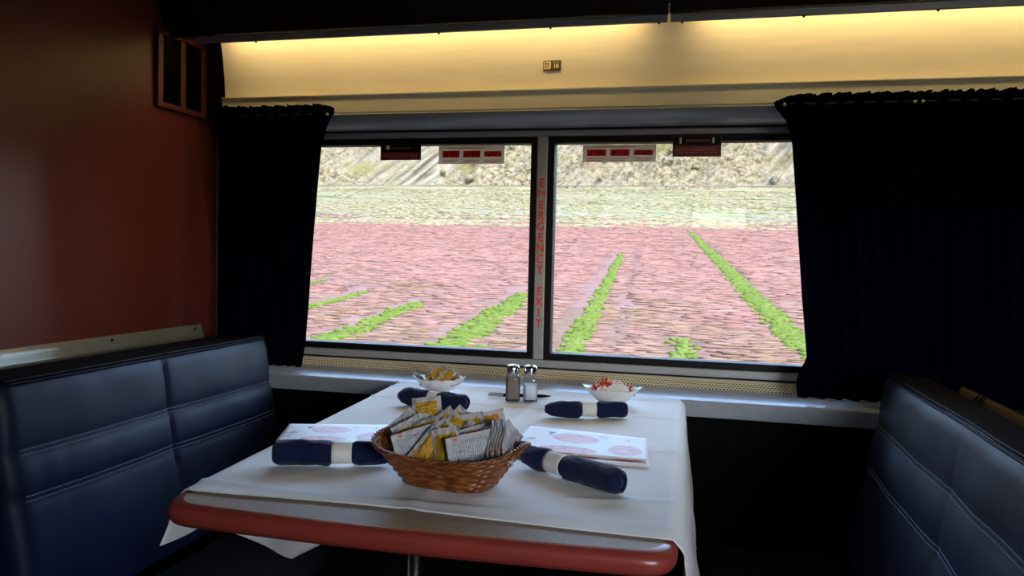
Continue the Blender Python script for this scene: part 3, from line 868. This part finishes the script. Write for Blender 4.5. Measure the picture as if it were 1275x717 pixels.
# sweetener packets in the left bowl
sw = [sachet_mesh('sweetener', .030, .052, .0035, 40 + k, bend=(.02 if k else -.01)) for k in range(3)]
for me in sw: me.materials.append(m_sweet)
m_sw2 = packet('white_sweetener_print', lin((220, 218, 210)), lin((190, 150, 60)), YE, 1)
m_sw3 = packet('blue_sweetener_print', lin((150, 190, 222)), lin((220, 225, 230)), BL, 0)
swl = ['lying across the left end', 'tilted against the left rim', 'flat in the middle', 'leaning on the back rim', 'crosswise on top', 'on top and turned sideways', 'leaning on the right rim', 'at the right end under the white one']
pos = [(-.030, .000, .030, .5, .15, .3), (-.018, .016, .032, -.3, -.2, 1.2), (-.005, -.004, .033, .1, .2, 1.8), (.008, .018, .034, -.35, .1, .7), (.000, .006, .039, .1, -.15, 1.3), (.018, -.006, .036, .15, .25, .9), (.030, .010, .034, -.1, -.3, .2), (.028, -.004, .030, .2, -.2, 2.0)]
for k, (dx, dy, z, rx, ry, rz) in enumerate(pos):
    me = sw[k % 3]
    o = link('sweetener_packet', me); o.location = (-.630 + dx, -.335 + dy * .6, CZ + z + .004); o.rotation_euler = (rx * .5 + .55, ry, rz - 1.0)
    tag(o, 'yellow sweetener packet in the left white bowl, ' + swl[k], 'packet', 'sweetener packets in the left bowl')
for mt, nm, p, r in ((m_sw2, 'white', (.040, .006, .037), (.2, -.45, .3)), (m_sw3, 'pale blue', (-.046, -.002, .035), (.2, .6, 1.0))):
    me = sachet_mesh('packet', .030, .050, .0035, 77); me.materials.append(mt)
    o = link('sweetener_packet', me); o.location = (-.630 + p[0], -.335 + p[1], CZ + p[2]); o.rotation_euler = r
    tag(o, '%s sweetener packet sticking out at the %s end of the left white bowl' % (nm, 'right' if nm == 'white' else 'left'), 'packet', 'sweetener packets in the left bowl')

# portion cups in the right bowl
m_cup = M('white_plastic_cup', (232, 226, 220), .4, nscale=15, var=.03)
m_lidr = M('red_fruit_lid', (196, 70, 48), .35, nscale=160, var=.35)
m_lidg = M('green_red_lid', (96, 116, 84), .4, nscale=160, var=.45)
def printed_lid(name, a, b, c3):
    t = NT(name); f = t.noise(t.coord(), 75, 1)
    t.l(t.ramp(f, [(0, a), (.44, b), (.52, c3), (.60, a)], 'CONSTANT'), t.b.inputs['Base Color']); t.set(Roughness=.35); return t.m
m_lidr = printed_lid('red_fruit_lid', lin((206, 60, 40)), lin((150, 26, 34)), lin((232, 200, 190)))
m_lidg = printed_lid('green_red_lid', lin((120, 130, 100)), lin((190, 60, 40)), lin((222, 214, 205)))
m_lidp = printed_lid('white_lid_with_red_print', lin((236, 230, 228)), lin((222, 120, 110)), lin((236, 230, 228)))
m_lidw = M('white_foil_lid', (238, 232, 230), .3, .1, nscale=60, var=.05)
def cup_proto():
    t = empty('portion_cup'); bm = bmesh.new()
    lathe(bm, [(.0105, -.018), (.012, -.0175), (.0148, -.002), (.0148, -.001), (.0178, -.001), (.0180, .0)], 28); obj('cup', bm, m_cup, t, True, 40)
    bm = bmesh.new()
    def fx(a, r, z):
        k = 1 + (.16 if abs(((a + .4) % (2 * PI)) - .4) < .22 and r > .017 else 0)
        return (r * k * math.cos(a), r * k * math.sin(a), z)
    lathe(bm, [(.0184, .0002), (.0186, .0008), (.015, .0012), (.001, .0014)], 40, fx); obj('lid', bm, m_lidw, t, True, 40)
    return t
cp = cup_proto()
spec = [(-.036, .002, .032, (.9, -.5, .3), m_lidr, 'red and leaning out at the left end'), (-.016, .012, .045, (.9, .35, .2), m_lidr, 'red-lidded and topmost'),
        (-.026, .020, .040, (.5, -.4, 1), m_lidg, 'green-lidded behind the red ones'), (-.020, -.018, .030, (1.05, .1, .1), m_lidp, 'white base outward at the front left'),
        (.006, -.014, .034, (1.1, .15, 0), m_lidw, 'white and round in the front middle'), (.012, .018, .043, (.7, .3, .5), m_lidp, 'white and highest on the right'),
        (.026, -.008, .033, (1.15, .5, .2), m_lidw, 'white at the front right'), (.040, .008, .033, (.6, .8, .0), m_lidr, 'dark red-lidded at the right rim')]
for k, (dx, dy, z, r, ml, lb) in enumerate(spec):
    c = cp if k == 0 else copy_tree(cp)
    c.location = (-.196 + dx, -.335 + dy, CZ + z); c.rotation_euler = r; c.scale = (.86, .86, .86)
    tag(c, 'portion cup in the right white bowl, ' + lb, 'portion cup', 'portion cups in the right bowl')
    for ch in c.children:
        if ch.name.startswith('lid'):
            ch.data = ch.data.copy(); ch.data.materials[0] = ml

# ---------------------------------------------------------------- basket
BX, BY, BR_ = -.362, -1.068, math.radians(-9)
tb = empty('bread_basket', (BX, BY, CZ), BR_); tag(tb, 'brown woven oval basket full of condiment packets at the front of the table', 'basket')
BH = .050
def bsec(a, v):
    c, s_ = math.cos(a), math.sin(a)
    n_ = 3.0; rr = 1 / ((abs(c) ** n_ + abs(s_) ** n_) ** (1 / n_))
    A = lerp(.069, .116, v); B = lerp(.047, .078, v)
    top = BH + .018 * abs(c) ** 3
    return Vector((A * rr * c, B * rr * s_, .001 + top * v))
def weave(off, seg, rows, name, m):
    bm = bmesh.new(); prev = None
    stakes = 36
    for j in range(rows * 4 + 1):
        v = j / (rows * 4); row = int(j // 4) if j < rows * 4 else rows - 1
        ph = (j % 4) / 4
        ring = []
        for k in range(seg):
            a = 2 * PI * k / seg
            p = bsec(a, v); nrm = Vector((p.x, p.y, 0)).normalized()
            strand = math.sin(PI * ph)
            amp = .0018 * math.cos(stakes * a / 2 + PI * row) * strand + .0010 * strand
            ring.append(bm.verts.new(p + nrm * (amp + off)))
        if prev:
            for k in range(seg): bm.faces.new((prev[k], prev[(k + 1) % seg], ring[(k + 1) % seg], ring[k]))
        prev = ring
    bmesh.ops.recalc_face_normals(bm, faces=bm.faces[:])
    o = obj(name, bm, m, tb, True); md = o.modifiers.new('s', 'SOLIDIFY'); md.thickness = .002; md.offset = -1
weave(0, 288, 13, 'woven_side', m_wicker)
bm = bmesh.new(); a = [bm.verts.new(bsec(2 * PI * k / 60, .02) + Vector((0, 0, .001))) for k in range(60)]; b = [bm.verts.new(q.co - Vector((0, 0, .0018))) for q in a]
bm.faces.new(a); bm.faces.new(b[::-1])
for k in range(60): bm.faces.new((a[k], b[k], b[(k + 1) % 60], a[(k + 1) % 60]))
obj('woven_bottom', bm, m_wicker, tb)
for w_ in range(3):
    bm = bmesh.new()
    pts = []
    for k in range(181):
        a = 2 * PI * k / 180; p = bsec(a, 1); n_ = Vector((p.x, p.y, 0)).normalized()
        ph = a * 20 + w_ * 2 * PI / 3
        pts.append(p + n_ * (.0015 + .0022 * math.cos(ph)) + Vector((0, 0, .0005 + .0022 * math.sin(ph))))
    tube(bm, pts, .0019, 6, False); obj('rim_strand', bm, m_wicker, tb, True)

# packets in the basket  (position relative to basket, rotation, design, words)
protos = [sachet_mesh('condiment_packet', .050, .072, .009, 10 + k, bend=(0, .03, -.03, .015)[k]) for k in range(4)]
for me, mt in zip(protos, m_pk): me.materials.append(mt)
def pk(dx, dy, z, rx, ry, rz, d, label, s=1.0):
    me = protos[d]
    o = link('condiment_packet', me); o.location = Vector((BX, BY, CZ)) + Matrix.Rotation(BR_, 3, 'Z') @ Vector((dx, dy, z))
    o.rotation_euler = tuple(math.radians(q) for q in (rx, ry, rz)); o.scale = (s, s, s)
    tag(o, label, 'packet', 'condiment packets in the basket')
# rx near 90 = standing facing the camera
pk(-.062, .040, .085, 82, -8, 8, 0, 'yellow-printed packet standing tallest at the left back of the basket', .95)
pk(.034, .046, .078, 70, 78, 0, 2, 'orange-printed packet standing at the right back of the basket, its long side level')
pk(-.078, .018, .062, 60, -40, 30, 3, 'silvery packet with small print slumped over the left rim of the basket')
pk(-.050, .020, .062, 62, 10, 15, 1, 'green and yellow packet just in front of the tall left packet', .9)
pk(-.030, .022, .070, 62, 50, -10, 1, 'long relish packet slanting up to the right behind the middle', 1.0)
pk(-.014, .046, .074, 72, 40, 0, 1, 'packet corner peeking up at the back centre of the basket', .85)
pk(.004, .040, .070, 75, 5, 5, 2, 'packet with a plain top and orange print upright behind the centre', .9)
pk(-.020, -.002, .058, 55, 45, 0, 0, 'yellow-printed packet slanting across the centre of the basket', 1.0)
pk(.018, .006, .058, 58, -35, -8, 0, 'yellow-printed packet tipped to the right of centre', .9)
pk(.040, .020, .064, 48, 75, 0, 2, 'long orange and green packet lying level behind the right side', 1.0)
pk(.064, .036, .060, 40, 30, -20, 1, 'brown-green packet poking over the right back rim', .9)
pk(-.046, -.018, .056, 52, 72, -8, 3, 'packet with grey small print lying along the front left rim', 1.05)
pk(-.018, -.026, .056, 62, 35, 0, 0, 'packet with a yellow corner at the front centre rim', .9)
pk(.010, -.030, .058, 64, -15, 0, 1, 'white-backed packet with yellow lower half at the front centre', .9)
pk(.046, -.020, .058, 55, 80, 0, 3, 'packet with blue-grey small print lying along the front right rim', 1.1)
pk(.048, -.012, .060, 40, 82, 0, 2, 'orange-barred packet lying above the small-print packet at the front right', 1.0)
pk(.030, -.004, .050, 30, 20, 40, 1, 'packet half buried right of the basket centre', 1.0)
pk(-.062, -.002, .056, 55, -30, 20, 1, 'packet half buried near the left end of the basket', 1.0)
for k in range(6):
    pk(.074 + k * .0046, .006 - k * .002, .068 + k * .001, 80, 26 + k * 2, 66 + k * 2, 3 if k % 2 else 0,
       'edge-on packet at the right end of the basket, ' + ['innermost of six', 'second outward', 'third outward', 'fourth outward', 'next to outermost', 'outermost at the rim'][k], .82)
pk(-.036, -.004, .066, 60, -22, 6, 0, 'yellow packet between the slanting ones, left of the basket centre', .85)
pk(-.004, .020, .070, 66, 20, -6, 0, 'yellow packet behind the central slanting one', .85)
pk(.022, .030, .072, 62, -12, 10, 1, 'green-yellow packet just left of the orange-printed back one', .85)
pk(.050, .004, .062, 38, 60, -15, 0, 'yellow packet right of centre beneath the orange-barred one', .9)
pk(-.072, .034, .064, 60, 20, 25, 0, 'yellow packet at the back left rim beside the tall one', .85)
pk(-.024, -.028, .052, 60, -30, 6, 0, 'small yellow packet wedged at the front, left of centre', .8)
pk(0, 0, .020, 5, 0, 80, 1, 'packet lying flat at the bottom of the basket heap', 1.1)
pk(-.045, 0, .020, 5, 0, 20, 0, 'packet flat at the bottom left of the basket heap', 1.0)
pk(.045, 0, .022, 0, 5, 10, 2, 'packet flat at the bottom right of the basket heap', 1.0)
pk(.0, .02, .034, 10, 10, 60, 3, 'packet lying under the upright ones at the middle of the heap', 1.1)

# ---------------------------------------------------------------- outside
KT = [(-40, -3.4), (0, -3.0), (12, -2.2), (23, -1.54), (30, -1.12), (45, .08), (75, 2.49), (120, 6.4), (150, 11.2), (175, 16), (182, 22), (200, 36), (250, 62), (330, 72), (420, 74)]
def T(x, y):
    d = y + 2.2; z = interp(d, KT)
    if d > 120: z += .5 * nz(x * .05, y * .05)
    return z
def G(x, y): return T(x, y) + .10 * nz(x * .25, y * .25)
def field_mat():
    t = NT('orchard_field')
    co_ = t.n('ShaderNodeTexCoord'); sx = t.n('ShaderNodeSeparateXYZ'); t.l(co_.outputs['Object'], sx.inputs[0])
    v1 = t.coord(scale=(.55, 2.6, 1)); v2 = t.coord(scale=(.12, .35, 1))
    f1 = t.noise(v1, 1.6, 5, .6); f2 = t.noise(v2, 1.0, 4, .55)
    pink = t.ramp(f1, [(.32, linO((190, 148, 130))), (.46, linO((222, 166, 156))), (.58, linO((236, 184, 174))), (.72, linO((248, 218, 204)))])
    brown = t.ramp(f1, [(.32, linO((158, 122, 92))), (.5, linO((204, 160, 132))), (.7, linO((234, 200, 172)))])
    near = t.ramp(t.math('ADD', t.math('DIVIDE', sx.outputs[1], 60), t.math('MULTIPLY', t.math('SUBTRACT', f2, .5), 1.0)), [(.33, (0, 0, 0, 1)), (.55, (1, 1, 1, 1))])
    c = t.mix(near, brown, pink)
    # pale scrub, then green meadow, towards the foot of the slope
    dd = t.math('ADD', t.math('DIVIDE', sx.outputs[1], 200), t.math('MULTIPLY', t.math('SUBTRACT', f2, .5), .25))
    scrub = t.ramp(f1, [(.35, linO((190, 184, 160))), (.6, linO((236, 230, 222)))])
    mead = t.ramp(t.noise(t.coord(scale=(.05, .22, 1)), 1.4, 5, .6), [(.33, linO((140, 150, 104))), (.43, linO((196, 200, 138))), (.56, linO((242, 226, 190))), (.7, linO((204, 210, 138)))])
    c = t.mix(t.ramp(dd, [(.48, (0, 0, 0, 1)), (.56, (1, 1, 1, 1))]), c, scrub)
    c = t.mix(t.ramp(dd, [(.60, (0, 0, 0, 1)), (.66, (1, 1, 1, 1))]), c, mead)
    t.l(c, t.b.inputs['Base Color']); t.bump(f1, .5, .3); t.set(Roughness=.95, Specular_IOR_Level=.1); return t.m
bm = bmesh.new()
ysg = [0.35 + 29.65 * (k / 30) for k in range(30)] + [30 + 144 * (k / 70) for k in range(71)]
def fg(u, v):
    y = ysg[min(100, int(round(v * 100)))]; w = lerp(18, 175, min(1, y / 170)); x = lerp(-w, w * .75, u)
    z = G(x, y)
    return (x, y, z)
grid(bm, 160, 100, fg); o = obj('field', bm, field_mat(), None, True); o['kind'] = 'structure'; o.name = 'ground'

def cliff_mat():
    t = NT('rocky_scree'); v = t.coord()
    cc = t.n('ShaderNodeTexCoord'); sp = t.n('ShaderNodeSeparateXYZ'); t.l(cc.outputs['Object'], sp.inputs[0])
    cb = t.n('ShaderNodeCombineXYZ'); t.l(t.math('MULTIPLY', t.math('SUBTRACT', sp.outputs[0], t.math('MULTIPLY', sp.outputs[2], .8)), .55), cb.inputs[0]); t.l(t.math('MULTIPLY', sp.outputs[2], .12), cb.inputs[2]); vs = cb.outputs[0]
    f1 = t.noise(vs, 1.0, 6, .62); f2 = t.noise(v, .9, 6, .7); f3 = t.noise(v, .035, 3)
    rock = t.ramp(f2, [(.34, linC((98, 92, 88))), (.44, linC((176, 160, 128))), (.53, linC((226, 210, 170))), (.66, linC((255, 244, 222)))])
    streak = t.ramp(f1, [(.36, linC((128, 122, 110))), (.48, linC((204, 192, 164))), (.60, linC((255, 244, 220)))])
    c = t.mix(t.ramp(f3, [(.42, (0, 0, 0, 1)), (.56, (1, 1, 1, 1))]), streak, rock)
    veg = t.ramp(t.noise(v, .12, 5, .65), [(.52, (0, 0, 0, 1)), (.64, (1, 1, 1, 1))])
    c = t.mix(t.math('MULTIPLY', veg, .75), c, linC((196, 190, 120)))
    t.l(c, t.b.inputs['Base Color']); t.bump(t.math('ADD', f2, f1), 1.0, 1.6); t.set(Roughness=.95, Specular_IOR_Level=.1); return t.m
bm = bmesh.new()
def fc(u, v):
    x = lerp(-190, 110, u); q = v ** 1.5; y = lerp(171, 330, q)
    z = T(x, y)
    k = min(1, max(0, (y - 172) / 6))
    right = min(1, max(0, (x + 55) / 40))
    sx_, sz_ = x - .8 * z, z
    scree = 2.0 * fbm(sx_ * .16, y * .04, 2) + 1.1 * fbm(sx_ * .45, z * .06, 3)
    d1 = noise.voronoi(Vector((x * .13, y * .10, z * .16)))[0]; d2 = noise.voronoi(Vector((x * .33 + 7, y * .2, z * .4)))[0]
    boul = 2.0 * fbm(x * .08, y * .10, z * .1) + 5.0 * min(.55, d1[1] - d1[0]) + 2.4 * min(.6, d2[1] - d2[0])
    dz = lerp(scree, boul, right) * k
    return (x + .5 * nz(x * .4, z * .4, 7) * k, y - .7 * dz, z + .6 * dz)
grid(bm, 420, 150, fc); o = obj('hillside', bm, cliff_mat(), None, True); o['kind'] = 'structure'

bm = bmesh.new(); box(bm, (-120, -220, -3.6), (120, -3.4, -3.4)); o = obj('ground', bm, M('far_side_ground', (150, 140, 110), .95, nscale=.5, var=.3)); o['kind'] = 'structure'
# boulders fallen on the right part of the slope
def boulder_mesh(seed):
    bm = bmesh.new(); bmesh.ops.create_icosphere(bm, subdivisions=3, radius=1)
    for v_ in bm.verts:
        vd = noise.voronoi(Vector((v_.co.x * .9 + seed, v_.co.y * .9, v_.co.z * .9)))[0]
        d = .75 + .5 * min(.8, vd[1] - vd[0]) + .25 * nz(v_.co.x * 1.1 + seed, v_.co.y * 1.1, v_.co.z * 1.1)
        v_.co = Vector((v_.co.x * 1.2, v_.co.y, v_.co.z * .75)) * d
    me = bpy.data.meshes.new('boulder'); bm.to_mesh(me); bm.free(); return me
bmesh_ = [boulder_mesh(k * 3.7) for k in range(4)]
m_boul = cliff_mat(); m_boul.name = 'boulder_rock'
for me in bmesh_: me.materials.append(m_boul)
rb = random.Random(11); BP = []
for k in range(36):
    while True:
        x = rb.uniform(-62, 26); d = rb.uniform(176, 200)
        if all(math.hypot(x - a_, (d - b_) * 1.4) > 4.6 for a_, b_ in BP): break
    BP.append((x, d)); z = interp(d, KT); s_ = rb.uniform(.5, 1.5)
    o = link('boulder', bmesh_[k % 4]); o.location = (x, d - 2.2 - 1.2, z + .6); o.scale = (s_, s_, s_); o.rotation_euler = (rb.random(), rb.random(), rb.random() * 6)
    tag(o, 'pale boulder lying on the rocky slope beyond the fields', 'boulder', 'boulders on the slope')

# clumps (blossom, scrub) as single uncountable masses, grass strips per row
import numpy as np
ico = bmesh.new(); bmesh.ops.create_icosphere(ico, subdivisions=1, radius=1)
IV = np.array([v.co[:] for v in ico.verts]); IF = np.array([[v.index for v in f.verts] for f in ico.faces]); ico.free()
def clumps(name, items, m):
    """items: list of (x,y,z,sx,sy,sz)"""
    P = np.array(items); n = len(P); nv = len(IV)
    rnd = np.random.RandomState(5)
    V = IV[None] * P[:, None, 3:6] * (1 + .35 * (rnd.rand(n, nv, 1) - .5)) + P[:, None, 0:3]
    Fc = (IF[None] + (np.arange(n) * nv)[:, None, None]).reshape(-1, 3)
    me = bpy.data.meshes.new(name); me.vertices.add(n * nv); me.vertices.foreach_set('co', V.reshape(-1))
    me.loops.add(len(Fc) * 3); me.loops.foreach_set('vertex_index', Fc.reshape(-1))
    me.polygons.add(len(Fc)); me.polygons.foreach_set('loop_start', np.arange(len(Fc)) * 3)
    me.update(calc_edges=True); me.validate()
    return link(name, me, None, [m], True)
def clump_mat(name, stops, near=None):
    t = NT(name); g = t.n('ShaderNodeNewGeometry')
    f = t.noise(t.coord(scale=(.6, 2, 2)), 3, 3)
    v = t.math('ADD', t.math('MULTIPLY', g.outputs['Random Per Island'], .30), t.math('MULTIPLY', f, .70))
    c = t.ramp(v, stops)
    if near:
        co_ = t.n('ShaderNodeTexCoord'); sx = t.n('ShaderNodeSeparateXYZ'); t.l(co_.outputs['Object'], sx.inputs[0])
        big = t.noise(t.coord(scale=(.10, .14, 1)), 1.6, 4, .6)
        m_ = t.ramp(t.math('ADD', t.math('DIVIDE', sx.outputs[1], 60), t.math('MULTIPLY', t.math('SUBTRACT', big, .5), 1.5)), [(.26, (0, 0, 0, 1)), (.62, (1, 1, 1, 1))])
        c = t.mix(m_, t.ramp(v, near), c)
    t.l(c, t.b.inputs['Base Color']); t.set(Roughness=.9, Specular_IOR_Level=.1)
    return t.m
m_blossom = clump_mat('pink_blossom', [(.15, linO((206, 152, 138))), (.38, linO((228, 170, 160))), (.6, linO((238, 182, 174))), (.8, linO((250, 216, 204)))], [(.15, linO((160, 124, 96))), (.38, linO((198, 156, 130))), (.6, linO((222, 182, 152))), (.8, linO((244, 214, 186)))])
m_grass = clump_mat('bright_grass', [(.15, linO((112, 140, 48))), (.45, linO((150, 182, 60))), (.8, linO((186, 204, 100)))])
m_scrub = clump_mat('pale_scrub', [(.15, linO((116, 136, 92))), (.34, linO((182, 190, 128))), (.55, linO((234, 216, 180))), (.8, linO((255, 246, 226)))])
rows = [3.15 + 3.65 * k for k in range(-14, 9)]
MX = -.062
def rowx(x0, y): return x0 + MX * (y - 22)
rc = random.Random(3); items = []
GR = {0: 95, -1: 23, -2: 60, -3: 36, -4: 31, -5: 34, -6: 38, 1: 42}
while len(items) < 42000:
    y = 4 + 120 * rc.random() ** 1.25; w = 10 + y * .62; x = rc.uniform(-w, w * .55)
    # distance to the nearest row line
    k = (x - MX * (y - 22) - 3.15) / 3.65; dr = abs(k - round(k)) * 3.65
    if dr < .62 and round(k) in GR and y < GR[round(k)]: continue
    if abs(x - MX * (y - 22) + 2.55) < .30 and y < 62: continue
    if y < 40 and rc.random() < .85 - (y - 4) * .018: continue
    s_ = rc.uniform(.6, 1.3) * (1 + y * .006)
    items.append((x, y, G(x, y) + .012, .40 * s_, .14 * s_, .022 * s_))
o = clumps('blossom_shrubs', items, m_blossom); tag(o, 'pink blossoming plants filling the field between the green rows', 'blossom', kind='stuff')
items = []
while len(items) < 12000:
    y = rc.uniform(100, 172); x = rc.uniform(-120, 45); s_ = rc.uniform(.3, 1.1)
    if nz(x * .03, y * .08, 6) < -.05 and rc.random() < .8: continue
    items.append((x, y, G(x, y) + .05 * s_, .8 * s_, .3 * s_, .16 * s_))
o = clumps('scrub', items, m_scrub); tag(o, 'pale and green scrub at the foot of the rocky slope', 'scrub', kind='stuff')
# grass strips between the orchard rows
spans = {3.15: (5, 92, .75, 'long green grass strip running far back, right side of the right window'),
         -.5: (5, 22.5, .8, 'short green grass patch low in the middle of the right window'),
         -4.15 + .5: (5, 58, .6, 'green grass strip near the left edge of the right window'),
         -7.15: (5, 33, 1.1, 'green grass strip nearest the centre bar in the left window'),
         -11.1: (5, 29, 1.0, 'green grass strip low in the middle of the left window'),
         -14.75: (5, 32, .8, 'green grass strip at the left edge of the left window'),
         -18.4: (12, 36, .5, 'faint green grass strip highest at the left edge of the left window'),
         6.8: (5, 40, .7, 'green grass strip beyond the right curtain')}
for x0, (ya, yb, wd, lb) in spans.items():
    items = []
    for k in range(int((yb - ya) * 60)):
        y = rc.uniform(ya, yb)
        q = (y - ya) / (yb - ya)
        if rc.random() < q * .55: continue
        ww = wd * (1 - .45 * q)
        x = rowx(x0, y) + rc.gauss(0, .33) * ww
        s_ = rc.uniform(.6, 1.2); items.append((x, y, G(x, y) + .03 * s_, .26 * s_ * ww, .07 * s_, .055 * s_))
    bm = bmesh.new()
    o = clumps('grass_strip', items, m_grass); tag(o, lb, 'grass strip', 'green grass strips in the field')
# wire along the foot of the slope
bm = bmesh.new(); tube(bm, [(-190, 168.5, T(0, 168.5) + 1.4), (-60, 168.5, T(0, 168.5) + 1.45), (110, 168.5, T(0, 168.5) + 1.4)], .14, 6)
o = obj('guard_rail', bm, M('dark_steel', (58, 52, 46), .6), None); tag(o, 'thin dark guard rail running along the foot of the rocky slope', 'rail')
bm = bmesh.new()
for k in range(75):
    x = -190 + 4 * k; z = T(x, 168.5); box(bm, (x - .02, 168.48, z - .5), (x + .02, 168.52, z + 1.45))
p = obj('posts', bm, bpy.data.materials['dark_steel'], o)
p['kind'] = 'stuff'

# ---------------------------------------------------------------- light
w = bpy.data.worlds.new('world'); S.world = w; w.use_nodes = True; nt = w.node_tree
bg = nt.nodes['Background']; sky = nt.nodes.new('ShaderNodeTexSky'); sky.sky_type = 'NISHITA'
sky.sun_disc = False; sky.sun_elevation = math.radians(42); sky.sun_rotation = math.radians(150); sky.air_density = 1.0; sky.dust_density = 1.5
nt.links.new(sky.outputs[0], bg.inputs[0]); bg.inputs[1].default_value = SKY = 3.4
sun = bpy.data.lights.new('sun', 'SUN'); sun.energy = 5.2; sun.angle = .01; sun.color = (1, .93, .82)
so = bpy.data.objects.new('sun', sun); COL.objects.link(so)
so.rotation_euler = Vector((-.5, .45, -.74)).to_track_quat('-Z', 'Y').to_euler()
for a, b in PX:      # daylight portals in the window openings
    l = bpy.data.lights.new('window_portal', 'AREA'); l.shape = 'RECTANGLE'; l.size = b - a; l.size_y = GZ1 - GZ0; l.cycles.is_portal = True
    lo = bpy.data.objects.new('window_portal', l); COL.objects.link(lo); lo.location = ((a + b) / 2, .05, (GZ0 + GZ1) / 2); lo.rotation_euler = (-PI / 2, 0, 0)
for a, b, z0, z1 in OW:
    l = bpy.data.lights.new('window_portal', 'AREA'); l.shape = 'RECTANGLE'; l.size = b - a; l.size_y = z1 - z0; l.cycles.is_portal = True
    lo = bpy.data.objects.new('window_portal', l); COL.objects.link(lo); lo.location = ((a + b) / 2, YB - .035, (z0 + z1) / 2); lo.rotation_euler = (PI / 2, 0, 0)

vs = S.view_settings; vs.view_transform = 'Standard'; vs.look = 'None'; vs.gamma = 1; vs.exposure = 0.0; vs.use_curve_mapping = False
